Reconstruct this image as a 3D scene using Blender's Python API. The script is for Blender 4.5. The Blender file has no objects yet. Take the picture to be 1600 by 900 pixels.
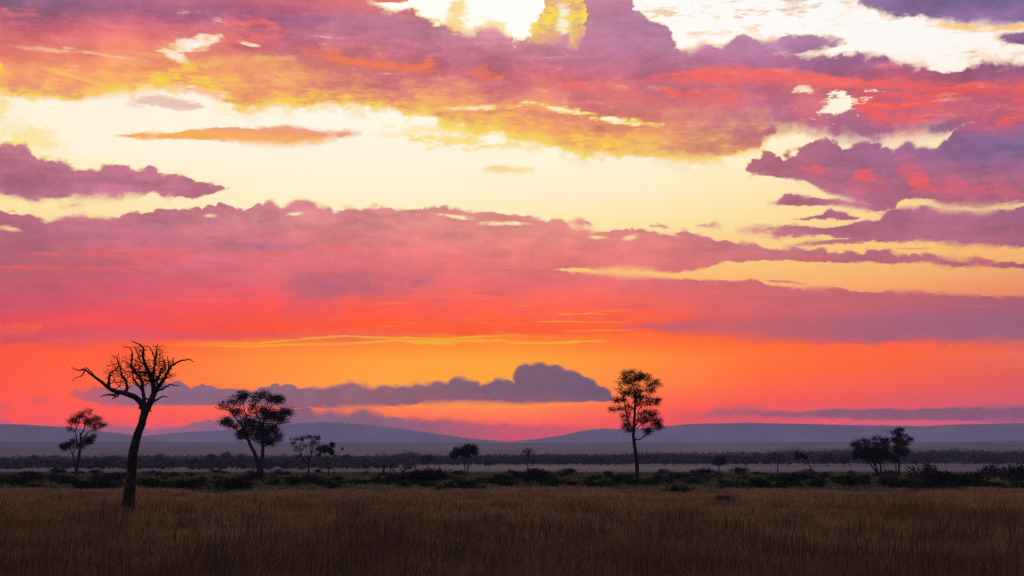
import bpy, math, random
import numpy as np
from mathutils import Vector, noise as mnoise
random.seed(7)
rng = np.random.default_rng(7)
SC = bpy.context.scene
COL = SC.collection

# ------------------------------------------------------------------ camera
F = 1600 * 50 / 36.0            # focal length of a 50 mm lens, in photograph pixels
CAMH = 3.0
PITCH = math.atan(272 / F)
cd = bpy.data.cameras.new('camera'); cd.lens = 50; cd.sensor_width = 36
cd.clip_start = 0.5; cd.clip_end = 60000
cam = bpy.data.objects.new('camera', cd); COL.objects.link(cam)
cam.location = (0, 0, CAMH); cam.rotation_euler = (math.pi / 2 + PITCH, 0, 0)
SC.camera = cam
SC.view_settings.view_transform = 'Standard'; SC.view_settings.look = 'None'
SC.view_settings.exposure = 0; SC.view_settings.gamma = 1
SC.cycles.use_denoising = False
try:
    SC.cycles.denoiser = 'OPENIMAGEDENOISE'
except Exception:
    pass
SC.cycles.max_bounces = 4; SC.cycles.volume_bounces = 1
SC.cycles.diffuse_bounces = 2; SC.cycles.transparent_max_bounces = 8

def ray(px, py):
    """direction of a photograph point, from the camera, in the world"""
    x = (px - 800) / F; y = (450 - py) / F
    return (x, math.cos(PITCH) - y * math.sin(PITCH), math.sin(PITCH) + y * math.cos(PITCH))
def sky_xy(px, py):
    """the same as azimuth and slope, scaled so that they run like pixels"""
    dx, dy, dz = ray(px, py)
    return 800 + F * math.atan2(dx, dy), 722 - F * dz / math.hypot(dx, dy)
def spot(px, d, z=0.0):
    """ground position seen at column px, at distance d"""
    return ((px - 800) / F * (d * math.cos(PITCH) + (z - CAMH) * math.sin(PITCH)), d, z)

def lin(c):
    return tuple(((v / 255) / 12.92 if v / 255 <= .04045 else ((v / 255 + .055) / 1.055) ** 2.4) for v in c)

# haze (used by the sky too: what lies beyond the air is seen through it)
HAZE_K = 0.000064
HAZE_COL = (0.56, 0.56, 1.0)
HAZE_INF = (0.20, 0.15, 0.27)     # what a very long path of this air looks like
HAZE_TOP = 234.0; HAZE_FAR = 9900.0

# ------------------------------------------------------------------ sky
SUN_AZ = math.radians(1.0); SUN_EL = math.radians(6.0)
W = bpy.data.worlds.new('World'); SC.world = W; W.use_nodes = True
nt = W.node_tree; nt.nodes.clear()
def N(t, **k):
    n = nt.nodes.new(t)
    for a, b in k.items(): setattr(n, a, b)
    return n
def put(sock, v):
    if isinstance(v, E): nt.links.new(v.s, sock)
    elif isinstance(v, bpy.types.NodeSocket): nt.links.new(v, sock)
    else: sock.default_value = v
def M(op, a, b=None, c=None, clamp=False):
    n = N('ShaderNodeMath', operation=op); n.use_clamp = clamp
    put(n.inputs[0], a)
    if b is not None: put(n.inputs[1], b)
    if c is not None: put(n.inputs[2], c)
    return E(n.outputs[0])
class E:
    def __init__(s, sock): s.s = sock
    def __add__(s, o): return M('ADD', s, o)
    __radd__ = __add__
    def __mul__(s, o): return M('MULTIPLY', s, o)
    __rmul__ = __mul__
    def __sub__(s, o): return M('SUBTRACT', s, o)
    def __rsub__(s, o): return M('SUBTRACT', o, s)
    def __truediv__(s, o): return M('DIVIDE', s, o)
def sstep(v, a, b):
    n = N('ShaderNodeMapRange', interpolation_type='SMOOTHSTEP'); n.clamp = False   # a smooth step stays in 0..1 by itself
    put(n.inputs['Value'], v); put(n.inputs['From Min'], a); put(n.inputs['From Max'], b)
    n.inputs['To Min'].default_value = 0; n.inputs['To Max'].default_value = 1
    return E(n.outputs['Result'])
def lstep(v, a, b):
    n = N('ShaderNodeMapRange', interpolation_type='LINEAR'); n.clamp = False   # only drives ramps and mix factors, which clamp
    put(n.inputs['Value'], v); put(n.inputs['From Min'], a); put(n.inputs['From Max'], b)
    n.inputs['To Min'].default_value = 0; n.inputs['To Max'].default_value = 1
    return E(n.outputs['Result'])
def mixc(f, a, b, bt='MIX'):
    n = N('ShaderNodeMix', data_type='RGBA', blend_type=bt); n.clamp_factor = True
    put(n.inputs[0], f)
    for i, v in ((6, a), (7, b)):
        if isinstance(v, tuple): n.inputs[i].default_value = (*v[:3], 1)
        else: nt.links.new(v.s if isinstance(v, E) else v, n.inputs[i])
    return n.outputs[2]
def mixf(f, a, b):
    return a + (b - a) * f
def combine(x, y, z=0.0):
    n = N('ShaderNodeCombineXYZ'); put(n.inputs[0], x); put(n.inputs[1], y); put(n.inputs[2], z)
    return n.outputs[0]
def fbm(vec, scale, detail=6, rough=.55, dist=0.0):
    n = N('ShaderNodeTexNoise', noise_dimensions='3D')
    nt.links.new(vec, n.inputs['Vector']); n.inputs['Scale'].default_value = scale
    n.inputs['Detail'].default_value = detail; n.inputs['Roughness'].default_value = rough
    n.inputs['Distortion'].default_value = dist
    return E(n.outputs['Fac'])
def curve(x, pts):
    """float curve through (photograph x, photograph y) points, as slope units"""
    q = sorted((sky_xy(*p) for p in pts))
    x = (x + 100.0) * (1 / 1800.0)      # made before the curve node: the order of creation is the order of evaluation
    n = N('ShaderNodeFloatCurve'); c = n.mapping.curves[0]
    xs = [((a + 100) / 1800, (b + 200) / 1000) for a, b in q]
    xs = [p for p in xs if 0 < p[0] < 1]
    y0, y1 = xs[0][1], xs[-1][1]
    allp = [(0, y0)] + xs + [(1, y1)]
    c.points[0].location = allp[0]; c.points[1].location = allp[-1]
    for p in allp[1:-1]: c.points.new(*p)
    for p in c.points: p.handle_type = 'VECTOR'
    n.mapping.update()
    put(n.inputs['Value'], x)
    return E(n.outputs[0]) * 1000.0 - 200.0

tc = N('ShaderNodeTexCoord'); sx = N('ShaderNodeSeparateXYZ')
nrm = N('ShaderNodeVectorMath', operation='NORMALIZE')
nt.links.new(tc.outputs['Generated'], nrm.inputs[0]); DIR = nrm.outputs[0]
nt.links.new(DIR, sx.inputs[0])
dx, dy, dz = (E(sx.outputs[i]) for i in range(3))
az = M('ARCTAN2', dx, dy)
hor = M('SQRT', dx * dx + dy * dy)
X = az * F + 800.0
Y = 722.0 - (dz / M('MAXIMUM', hor, .02)) * F
Yc = M('MAXIMUM', Y, -1500.0)
PV = combine(X * .01, Yc * .01)
SV = combine(X * .01, Yc * .045, 3.7)          # stretched: wisps and streaks
n_bil = fbm(PV, 2.0, 7, .56) - .5
n_bil2 = fbm(combine(X * .01, Yc * .013, 9.1), 5.2, 6, .6) - .5
n_str = fbm(SV, 1.1, 8, .6, .3) - .5
n_fin = fbm(combine(X * .01, Yc * .03, 17.0), 4.5, 6, .62, .2) - .5
n_lrg = fbm(combine(X * .01, Yc * .02, 31.0), .8, 4, .5) - .5
n_puff = fbm(combine(X * .01, Yc * .012, 77.0), 3.6, 1.6, .45) - .5
st_n = fbm(combine(X * .0075, Yc * .11, 51.0), 1.0, 4, .55) - .5
ovn = fbm(DIR, 3.0, 7, .58, .3) - .5
wispy = sstep(n_lrg + n_bil2 * .5, -.10, .16)      # where edges fray out instead of standing crisp
eps = (n_bil + n_bil2 + n_str + n_fin + n_lrg + st_n + ovn) * 1e-6     # keeps the evaluation order short
X = X + eps; Y = Y + eps

COLS = [0, 200, 400, 600, 800, 1000, 1200, 1400, 1600]
def unhaze(c, py):
    """colour of the sky beyond the air, for it to look like c through the air"""
    t = max((722 - py) / F, 1e-4)
    L = min(HAZE_FAR, (HAZE_TOP - CAMH) / t); T = math.exp(-HAZE_K * L)
    return tuple(max(0.0, (v - (1 - T) * h) / T) for v, h in zip(c, HAZE_INF))
UNHAZE = True
def grid(rows, xx, yy):
    out = None; prev = None
    xn = lstep(xx, -100.0, 1700.0)
    for py, cs in rows:
        n = N('ShaderNodeValToRGB'); cr = n.color_ramp; cr.interpolation = 'LINEAR'
        pts = []
        for i, c in enumerate(cs):
            u = (sky_xy(COLS[i], py)[0] + 100) / 1800
            l = lin(c)
            if UNHAZE: l = unhaze(l, py)
            pts.append((u, l))
        cr.elements[0].position = pts[0][0]; cr.elements[0].color = (*pts[0][1], 1)
        cr.elements[1].position = pts[-1][0]; cr.elements[1].color = (*pts[-1][1], 1)
        for u, l in pts[1:-1]:
            e = cr.elements.new(u); e.color = (*l, 1)
        put(n.inputs[0], xn)
        yu = sky_xy(800, py)[1]
        out = n.outputs[0] if out is None else mixc(lstep(yy, prev, yu), out, n.outputs[0])
        prev = yu
    return out

# colours of the clear sky, by height above the horizon (row) and azimuth (column)
CLEAR = [
 (-120, [(235,235,240)]*9),
 (0,   [(255,250,243),(255,251,244),(255,252,244),(255,254,246),(255,255,250),(255,253,248),(253,251,249),(253,251,248),(252,247,246)]),
 (100, [(255,248,232),(255,250,238),(255,251,240),(255,252,240),(255,252,242),(255,250,240),(254,250,246),(253,249,243),(253,246,240)]),
 (165, [(255,244,220),(255,244,226),(255,248,230),(255,250,232),(255,252,228),(255,247,218),(255,248,230),(255,246,226),(255,240,215)]),
 (250, [(255,243,214),(255,244,220),(255,244,221),(255,244,221),(255,245,218),(255,243,212),(255,240,200),(255,234,185),(253,224,165)]),
 (300, [(255,232,178),(255,236,192),(255,242,206),(255,242,208),(255,240,204),(255,238,198),(255,232,182),(254,222,158),(252,210,142)]),
 (345, [(255,226,165),(254,228,172),(254,234,186),(254,236,186),(255,234,180),(255,230,172),(254,222,158),(252,210,140),(250,200,130)]),
 (400, [(252,205,135),(252,205,135),(252,205,135),(253,210,140),(253,212,140),(253,206,132),(252,200,128),(250,194,120),(248,188,115)]),
 (450, [(250,150,110),(250,150,110),(250,150,100),(250,160,100),(252,180,108),(252,182,110),(250,182,114),(246,172,112),(238,156,108)]),
 (490, [(245,90,90),(250,90,85),(255,95,75),(255,100,60),(255,110,50),(255,110,60),(250,120,85),(240,125,95),(230,125,100)]),
 (530, [(250,84,74),(255,88,66),(255,108,40),(255,128,16),(255,128,20),(255,112,34),(255,104,52),(250,100,68),(234,104,86)]),
 (562, [(255,90,58),(255,102,46),(255,140,20),(255,160,4),(255,165,4),(255,142,30),(255,116,40),(250,104,66),(236,108,88)]),
 (600, [(255,90,50),(255,108,45),(255,142,20),(255,164,4),(255,165,4),(255,136,40),(255,106,48),(244,100,78),(226,96,94)]),
 (635, [(255,92,60),(255,98,78),(255,110,62),(255,140,30),(255,145,24),(255,104,72),(244,94,90),(224,94,104),(214,96,110)]),
 (662, [(244,94,84),(246,94,92),(240,100,94),(246,104,78),(255,106,72),(236,92,96),(230,95,108),(218,98,118),(204,98,120)]),
 (692, [(205,90,115),(208,92,115),(205,95,120),(215,90,105),(226,86,100),(215,90,108),(205,95,120),(190,95,125),(180,95,125)]),
 (722, [(170,90,120)]*9),
]
# colours of the clouds
CLOUD = [
 (-140,[(120,92,125),(140,98,130),(150,100,130),(160,110,140),(175,120,150),(160,115,150),(140,108,150),(115,98,140),(100,90,130)]),
 (0,   [(165,105,135),(178,106,134),(205,106,126),(228,120,112),(205,135,140),(190,130,160),(198,150,178),(128,102,146),(106,95,136)]),
 (40,  [(118,95,126),(168,100,130),(160,98,130),(178,112,138),(205,142,155),(182,126,160),(190,150,182),(132,106,146),(108,94,136)]),
 (78,  [(185,95,115),(215,108,115),(200,108,124),(186,108,126),(206,128,146),(186,122,154),(182,128,162),(158,116,154),(140,108,150)]),
 (112, [(225,122,110),(238,140,112),(228,140,110),(200,110,120),(206,114,126),(190,112,134),(176,110,146),(150,100,140),(136,98,142)]),
 (142, [(238,144,104),(238,150,108),(228,140,116),(206,114,120),(206,112,122),(200,110,124),(190,104,126),(186,96,118),(146,94,130)]),
 (180, [(228,148,125),(228,150,128),(232,150,112),(220,124,118),(226,138,114),(212,118,116),(180,106,130),(178,104,130),(196,92,110)]),
 (222, [(205,135,120),(210,140,120),(238,160,100),(240,165,90),(238,170,95),(222,148,106),(188,112,128),(156,102,138),(128,98,136)]),
 (262, [(186,114,134),(190,116,136),(215,140,130),(230,150,120),(240,175,135),(215,140,125),(186,112,132),(154,100,136),(122,96,136)]),
 (302, [(176,108,130),(190,116,140),(195,118,138),(215,140,140),(225,150,140),(215,140,130),(188,114,132),(178,106,132),(166,102,130)]),
 (350, [(192,114,136),(202,122,140),(214,134,140),(226,140,138),(230,146,136),(214,134,132),(190,114,132),(178,106,132),(162,100,130)]),
 (396, [(182,105,122),(202,112,128),(216,116,130),(230,122,124),(234,130,122),(230,126,122),(206,124,130),(186,112,132),(174,104,126)]),
 (440, [(192,98,116),(214,100,116),(222,106,118),(236,112,114),(234,112,114),(224,114,118),(210,110,116),(200,106,116),(182,100,114)]),
 (480, [(206,90,110),(228,90,104),(246,90,90),(255,96,74),(250,102,84),(246,102,84),(214,106,114),(192,104,116),(168,98,116)]),
 (515, [(228,80,90),(244,82,84),(252,88,66),(255,94,48),(255,96,48),(255,100,58),(236,98,84),(176,98,118),(160,96,120)]),
 (560, [(190,90,100),(170,100,130),(160,100,130),(150,102,124),(128,98,116),(128,96,118),(180,96,105),(170,94,112),(165,95,115)]),
 (612, [(170,96,118),(140,104,126),(142,104,122),(146,103,115),(128,96,116),(112,90,114),(160,94,112),(140,92,116),(134,92,118)]),
 (636, [(175,96,118),(146,104,128),(150,102,122),(150,100,116),(150,94,110),(142,98,116),(138,102,120),(132,98,118),(128,96,120)]),
 (662, [(185,98,118),(172,104,124),(138,102,126),(134,101,122),(188,96,112),(205,92,105),(170,92,112),(155,92,118),(140,92,120)]),
 (692, [(170,92,120),(160,98,126),(138,100,134),(140,98,126),(200,88,110),(205,90,110),(190,92,118),(170,92,122),(155,92,122)]),
 (722, [(150,90,120)]*9),
]
clear = grid(CLEAR, X, Y)
cloud = grid(CLOUD, X + n_str * 90.0 + n_lrg * 60.0, Y + n_lrg * 34.0 + n_bil * 16.0)

def grouped(fn):
    """build what fn builds inside a small node group of its own"""
    names = ['X', 'Y', 'n_bil', 'n_bil2', 'n_str', 'n_fin', 'wispy', 'n_puff']
    def run(*a, **k):
        global nt
        G_ = globals(); keep = {n: G_[n] for n in names}; outer = nt
        g = bpy.data.node_groups.new(fn.__name__, 'ShaderNodeTree'); nt = g
        for n in names: g.interface.new_socket(n, in_out='INPUT', socket_type='NodeSocketFloat')
        g.interface.new_socket('mask', in_out='OUTPUT', socket_type='NodeSocketFloat')
        gi = g.nodes.new('NodeGroupInput'); go = g.nodes.new('NodeGroupOutput')
        for i, n in enumerate(names): G_[n] = E(gi.outputs[i])
        r = fn(*a, **k); g.links.new(r.s, go.inputs[0])
        nt = outer; G_.update(keep)
        n = nt.nodes.new('ShaderNodeGroup'); n.node_tree = g
        for i, nm in enumerate(names): nt.links.new(keep[nm].s, n.inputs[i])
        return E(n.outputs[0])
    return run
@grouped
def shape(top, bot, st=6.0, sb=6.0, bil=0.0, stre=0.0, fine=0.0, hx=0.0, fray=1.5, puff=0.0):
    """how much of a cloud there is, between its upper and its lower outline"""
    # beyond its ends the two outlines cross over, so nothing is left there
    top, bot = sorted(top), sorted(bot)
    if top[0][0] > 6:
        a, b = top[0], bot[0]; top = [(a[0] - 14, a[1] + 40)] + top; bot = [(b[0] - 14, b[1] - 40)] + bot
    if top[-1][0] < 1594:
        a, b = top[-1], bot[-1]; top = top + [(a[0] + 14, a[1] + 40)]; bot = bot + [(b[0] + 14, b[1] - 40)]
    xw = X + n_bil2 * (hx + bil * 1.6)
    yw = Y
    if bil: yw = yw + n_bil * (bil * 1.9)
    if stre: yw = yw + n_str * (stre * 1.6)
    if fine: yw = yw + n_fin * (fine * 2.0)
    t = curve(xw, top); b = curve(xw, bot)
    h1 = (wispy * 2.8 + .6) * (st * fray); h2 = (wispy * 2.8 + .6) * (sb * fray)
    yt_ = yw + (M('ABSOLUTE', n_puff) - .07) * puff if puff else yw
    m1 = sstep(yt_ - t, h1 * -.5, h1 * .5); m2 = sstep(b - yw, h2 * -.5, h2 * .5)
    return m1 * m2
def vmax(*a):
    """largest of several masks; those given as functions are built one at a time"""
    o = None
    for b in a:
        if callable(b): b = b()
        o = b if o is None else M('MAXIMUM', o, b)
    return o

deckT = [(0,-99),(556,-99),(575,0),(610,17),(640,12),(655,16),(675,36),(700,33),(715,44),(738,57),(752,40),(775,36),(790,48),(800,66),(825,64),(835,50),(850,12),(858,-99),(972,-99),(988,14),(1010,27),(1030,36),(1050,46),(1054,62),(1061,74),(1130,70),(1143,58),(1160,55),(1176,62),(1200,72),(1230,84),(1300,88),(1350,82),(1378,88),(1400,98),(1430,108),(1470,113),(1500,105),(1550,97),(1600,96)]
deckB = [(0,137),(50,150),(100,148),(150,144),(200,137),(240,131),(300,141),(345,146),(365,156),(400,164),(450,160),(500,158),(560,158),(600,165),(650,172),(690,178),(740,196),(800,206),(850,218),(900,230),(950,238),(1000,239),(1050,240),(1100,243),(1150,236),(1180,232),(1196,214),(1215,203),(1240,201),(1262,207),(1275,215),(1300,214),(1340,216),(1355,219),(1368,226),(1380,222),(1400,214),(1440,209),(1500,203),(1600,200)]
deck = shape(deckT, deckB, 9, 16, bil=24, stre=12, fine=6)
@grouped
def blob(cx, cy, rx, ry, tilt=0.0, soft=.7, nz=.5, bilw=.5):
    """a soft patch round a point; nz: how ragged"""
    ux, uy = sky_xy(cx, cy)
    a = (X - ux) ; b = (Y - uy) - a * tilt
    d = M('SQRT', (a / rx) * (a / rx) + (b / ry) * (b / ry))
    d = d + n_fin * (nz * 4.0) + n_bil * (bilw * 3.2)
    return 1.0 - sstep(d, 1 - soft, 1 + soft)
holes = vmax(lambda: blob(305, 67, 40, 11, -.25, .5, .6), lambda: blob(275, 88, 24, 8, .4, .5, .6), lambda: blob(80, 78, 42, 3.5, .02, .9, .9) * .5,
             lambda: blob(155, 84, 55, 3, .10, .9, .9) * .4, lambda: blob(1314, 163, 34, 14, -.1, .5, 1.3, 1.0), lambda: blob(1256, 138, 15, 8, .4, .7, 1.3, 1.),
             lambda: blob(880, 172, 46, 5, .2, .8, 1.1), lambda: blob(960, 188, 50, 5, .12, .8, 1.1), lambda: blob(740, 169, 50, 4, -.05, .8, 1.0),
             lambda: blob(310, 141, 46, 7, .1, .5, .5), lambda: blob(120, 121, 40, 3, .2, .9, .9) * .4, lambda: blob(390, 69, 16, 2.6, .2, .6, .5)*.8)
deck = deck * (1.0 - holes) * (1.0 - sstep(n_str + n_fin * .6, .10, .30) * .45)

D = lambda: shape([(1160,268),(1166,258),(1180,246),(1200,236),(1215,246),(1240,240),(1258,226),(1280,215),(1300,217),(1322,226),(1340,217),(1355,216),(1370,226),(1393,232),(1415,224),(1440,228),(1470,226),(1490,213),(1505,190),(1600,180)],
          [(1160,268),(1172,274),(1200,276),(1240,279),(1262,286),(1285,296),(1300,306),(1330,318),(1360,322),(1380,330),(1396,330),(1405,311),(1458,311),(1475,323),(1520,320),(1560,318),(1600,321)], 6, 7, bil=18, fine=6, puff=50)
Em = lambda: shape([(1195,361),(1210,355),(1240,353),(1290,354),(1330,350),(1375,343),(1385,330),(1400,325),(1450,322),(1490,328),(1520,330),(1545,327),(1600,325)],
           [(1195,361),(1210,370),(1250,372),(1285,366),(1300,371),(1350,377),(1400,378),(1450,378),(1500,381),(1550,385),(1600,386)], 5, 4, bil=14, fine=6)
F1 = lambda: shape([(1196,320),(1212,316),(1230,300),(1262,304),(1290,312),(1340,312),(1400,315)],
           [(1196,320),(1250,320),(1300,323),(1340,326),(1380,330),(1400,320)], 4, 4, bil=10, fine=6)
F2 = lambda: shape([(1230,342),(1275,337),(1300,327),(1322,334),(1350,341)], [(1230,342),(1280,342),(1330,344),(1350,341)], 4, 4, bil=10, fine=8)
F3 = lambda: shape([(1232,386),(1260,378),(1300,374),(1350,372),(1380,373)], [(1232,386),(1300,382),(1350,379),(1380,373)], 3, 3, bil=4, fine=6)
G = lambda: shape([(0,224),(14,228),(26,221),(42,224),(52,246),(75,250),(100,255),(130,262),(152,258),(186,257),(200,266),(240,268),(262,276),(300,281),(340,284),(354,290),(362,296)],
          [(0,306),(50,312),(110,310),(150,309),(180,309),(200,304),(240,299),(250,308),(300,309),(330,303),(354,297),(362,296)], 5, 6, bil=16, fine=6, puff=45)
Lu = lambda: shape([(0,330),(25,336),(45,335),(60,343),(85,343),(110,336),(140,339),(165,341),(190,338),(210,333),(240,330),(270,330),(300,325),(330,322),(350,321),(370,327),(388,330),(400,318),(425,312),(436,321),(450,318),(462,312),(482,312),(496,322),(515,325),(521,330),(540,326),(555,325),(565,330),(600,326),(640,326),(670,325),(695,321),(715,323),(740,330),(760,327),(790,332),(820,338),(845,342),(853,348),(862,341),(876,342),(890,350),(920,357),(935,362),(970,361),(985,357),(1010,358),(1030,363),(1050,365),(1070,358),(1090,366),(1110,372),(1130,376),(1160,377),(1180,382),(1200,388),(1250,388),(1290,390),(1300,396),(1340,395),(1360,390),(1380,388),(1395,392),(1402,397),(1440,398),(1480,400),(1500,404),(1520,407),(1560,410),(1600,413)],
           [(0,470),(780,470),(815,428),(900,418),(950,419),(1000,420),(1040,423),(1070,424),(1100,420),(1120,415),(1140,409),(1200,407),(1300,408),(1350,409),(1400,411),(1450,411),(1500,417),(1550,419),(1600,420)], 4.5, 4, bil=10, fine=5, fray=1.2, puff=30)
Lm = lambda: shape([(0,400),(780,400),(822,420),(850,421),(880,424),(920,426),(960,430),(1000,432),(1060,434),(1100,436),(1120,438),(1140,440),(1165,439),(1182,438),(1195,445),(1250,450),(1310,450),(1350,455),(1378,456),(1390,452),(1402,456),(1440,456),(1480,458),(1520,461),(1550,463),(1600,464)],
           [(0,536),(200,532),(400,528),(700,524),(950,520),(1100,520),(1200,527),(1250,530),(1300,533),(1350,535),(1400,531),(1450,528),(1500,531),(1600,530)], 3.5, 9, bil=8, fine=5)
TR = lambda: shape([(1335,-99),(1600,-99)], [(1330,-90),(1338,4),(1360,13),(1400,22),(1440,26),(1480,31),(1500,40),(1560,41),(1600,38)], 8, 9, bil=20, fine=10)
TR2 = lambda: shape([(1552,58),(1570,52),(1600,50)], [(1552,58),(1575,66),(1600,70)], 6, 6, bil=8, fine=8)
TW = lambda: shape([(560,-99),(575,-99),(600,-99),(668,-99),(672,-99)], [(560,-90),(575,3),(600,4),(640,3),(672,-90)], 3, 3, fine=4)
W1 = lambda: shape([(1180,66),(1215,62),(1250,55),(1300,54),(1325,64)], [(1180,84),(1240,88),(1270,80),(1300,74),(1325,66)], 8, 8, bil=16, fine=14)
WI = lambda: (sstep(n_fin * .7 + n_str * 1.2, -.02, .16)) * blob(1170, 16, 200, 38, 0, .6, .3) * .55
WJ = lambda: (sstep(n_str + n_fin * .5, .0, .22)) * blob(1520, 84, 130, 12, 0, .8, .3) * .6
J1 = lambda: shape([(752,264),(778,259),(800,262),(838,265)], [(752,264),(780,268),(810,268),(838,265)], 3, 4, fine=6) * .8
sm = vmax(lambda: shape([(880,350),(905,340),(930,352)], [(880,350),(905,354),(930,352)], 4, 4, fine=8),
          lambda: shape([(1010,352),(1035,350),(1050,357)], [(1010,353),(1035,357),(1050,357)], 4, 4, fine=8) * .7,
          lambda: shape([(1085,352),(1120,348),(1130,356)], [(1085,353),(1120,357),(1130,356)], 4, 4, fine=8) * .7,
          lambda: shape([(1145,362),(1180,353),(1205,352),(1230,362)], [(1145,362),(1180,368),(1205,366),(1230,362)], 4, 4, fine=12) * .8,
          lambda: shape([(1195,439),(1225,438),(1262,443)], [(1195,440),(1225,442),(1262,444)], 2.5, 2.5, fine=5) * .9,
          lambda: shape([(1395,389),(1430,387),(1456,387)], [(1395,389),(1430,389),(1456,388)], 2, 2, fine=3) * .7,
          lambda: shape([(90,323),(115,318),(138,320)], [(90,324),(115,325),(138,322)], 3, 3, fine=8) * .7,
          lambda: shape([(8,330),(20,328),(28,331)], [(8,331),(20,333),(28,332)], 3, 3, fine=8) * .5)
gaps = vmax(lambda: blob(13, 357, 12, 3.5, .1, .8, .9) * .8, lambda: blob(328, 337, 8, 2.5, 0, .8, .9) * .6, lambda: blob(462, 334, 13, 3, -.1, .8, 1.2) * .8, lambda: blob(710, 338, 24, 2.6, .12, .8, 1.2) * .8,
            lambda: blob(790, 349, 32, 3, 0, .6, .7) * .8, lambda: blob(935, 371, 14, 3, .05, .6, .5) * .8, lambda: blob(985, 371, 12, 4, -.2, .6, .5) * .8, lambda: blob(1035, 362, 22, 3, .3, .6, .5) * .7,
            lambda: blob(1385, 335, 26, 8, .1, .5, .4)*0)
big = vmax(Lu, Lm) * (1.0 - gaps)

Q0 = lambda: shape([(108,617),(120,612),(135,612),(146,602),(160,604),(180,608),(215,600),(240,598),(262,597),(276,595),(288,598),(300,608),(322,602),(345,610),(380,608),(396,612),(415,603),(445,602),(462,604),(480,612),(500,606),(520,602),(538,600),(548,595),(560,600),(572,603),(590,606),(620,603),(650,601),(680,598),(700,597),(706,592),(715,590),(730,593),(745,597),(752,601),(770,594),(790,594),(800,596),(830,594),(870,594),(910,598),(937,606),(952,615),(961,624)],
          [(108,617),(130,626),(160,632),(200,634),(300,634),(370,634),(420,636),(500,638),(570,636),(620,634),(660,630),(700,628),(750,628),(800,630),(850,630),(900,628),(940,627),(961,625)], 4.2, 5.0, bil=3.5, fine=4, fray=1.0, puff=26)
Q = lambda: Q0() * (1.0 - (1.0 - sstep(X, 100.0, 260.0)) * .45)
R = lambda: shape([(100,690),(130,668),(180,664),(230,668),(270,668),(300,662),(330,655),(345,656),(360,650),(420,646),(452,641),(470,636),(482,636),(492,643),(502,645),(512,640),(530,641),(545,645),(555,640),(567,637),(577,640),(588,646),(602,652),(622,653),(650,654),(700,657),(740,660),(800,664),(850,666),(880,665),(915,669),(960,676)],
          [(100,720),(960,720),(962,676)], 4, 4, bil=6, fine=2, puff=24)
R2 = sstep(960.0 - X, -100.0, 430.0) * .25 + .75
S2 = lambda: shape([(1050,651),(1080,648),(1105,645),(1115,640),(1125,637),(1140,640),(1160,637),(1185,640),(1200,641),(1250,643),(1290,640),(1310,638),(1340,640),(1380,638),(1420,640),(1450,638),(1500,636),(1560,634),(1600,634)],
           [(1050,651),(1080,653),(1130,653),(1170,652),(1200,653),(1300,654),(1400,656),(1500,658),(1600,659)], 4, 5, bil=5, fine=3)
S3 = lambda: shape([(1110,660),(1150,656),(1185,658),(1230,661)], [(1110,660),(1150,661),(1185,661),(1230,661)], 4, 4, fine=4) * .5
MOUND = lambda: vmax(*[(lambda a=a: blob(*a, 0, .16, .12, .22)) for a in ((821,590,19,20), (843,587,22,21), (866,589,22,20), (889,596,24,19), (912,605,24,17), (934,614,22,11))]) * sstep(632.0 - Y, -1.0, 3.0)
low = vmax(Q, MOUND, lambda: R() * R2, S2, S3, lambda: shape([(36,624),(60,622),(86,626)], [(36,624),(60,627),(86,627)], 3, 3, fine=4) * .7,
           lambda: shape([(-20,626),(8,631),(20,636)], [(-20,640),(8,638),(20,636)], 3, 3, fine=3) * .6,
           lambda: shape([(-20,654),(8,655),(20,660)], [(-20,670),(8,669),(24,668)], 3, 3, fine=3) * .7)

cov = vmax(deck, D, Em, F1, F2, F3, G, big, TR, TR2, TW, W1, WI, WJ, J1, sm, low)
# texture inside the clouds
tex = (n_bil * .35 + n_lrg * .9 + n_fin * .30 + n_str * .55)
upper = sstep(Y, 545.0, 300.0)
texv = sstep(Y, 330.0, 260.0) * .07 + 1.0 + tex * (upper * .85 + .22) + (M('ABSOLUTE', n_puff) - .07) * sstep(Y, 540.0, 570.0) * .45 + (M('ABSOLUTE', n_bil2) - .07) * upper * .5
hs = N('ShaderNodeCombineColor')
for i in range(3): put(hs.inputs[i], texv)
cloudt = mixc(1.0, cloud, hs.outputs[0], 'MULTIPLY')
YEL = lin((255, 222, 52)); GOLD = lin((255, 176, 40)); RED = lin((255, 92, 74)); ORG = lin((255, 128, 62)); YG = lin((255,196,0))
col = clear
# faint yellow veils in the clear part
veil = vmax(lambda: blob(50, 212, 40, 16, .2, .8, 1.0, .9) * .55, lambda: blob(710, 222, 48, 11, .06, .6, 1.1) * .85, lambda: blob(690, 204, 60, 8, .02, .7, 1.2) * .5, lambda: blob(800, 228, 30, 6, .0, .7, 1.2) * .6,
            lambda: blob(3, 165, 10, 20, 0, .8, .8) * .6, lambda: blob(610, 210, 26, 5, 0, .8, .8)*.4, lambda: blob(840,212,60,14,.1,.8,1.)*.35, lambda: blob(395,172,45,9,0.,.8,1.2)*.4)
col = mixc(veil, col, lin((255, 222, 110)))
# thin glowing rim round the upper clouds
high = sstep(Y, 420.0, 250.0)
under = sstep(Y, 95.0, 140.0) * sstep(Y, 262.0, 235.0) * sstep(X, 1300.0, 1150.0)     # lit from below here
col = mixc(sstep(cov, .0, .34) * high * (under * .15 + .75), col, mixc(under, mixc(sstep(X, 700.0, 1500.0), lin((255, 230, 150)), lin((255, 222, 190))), lin((255, 226, 78))))
col = mixc(mixf(high, cov, sstep(cov, .22, .95)), col, cloudt)
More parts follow.
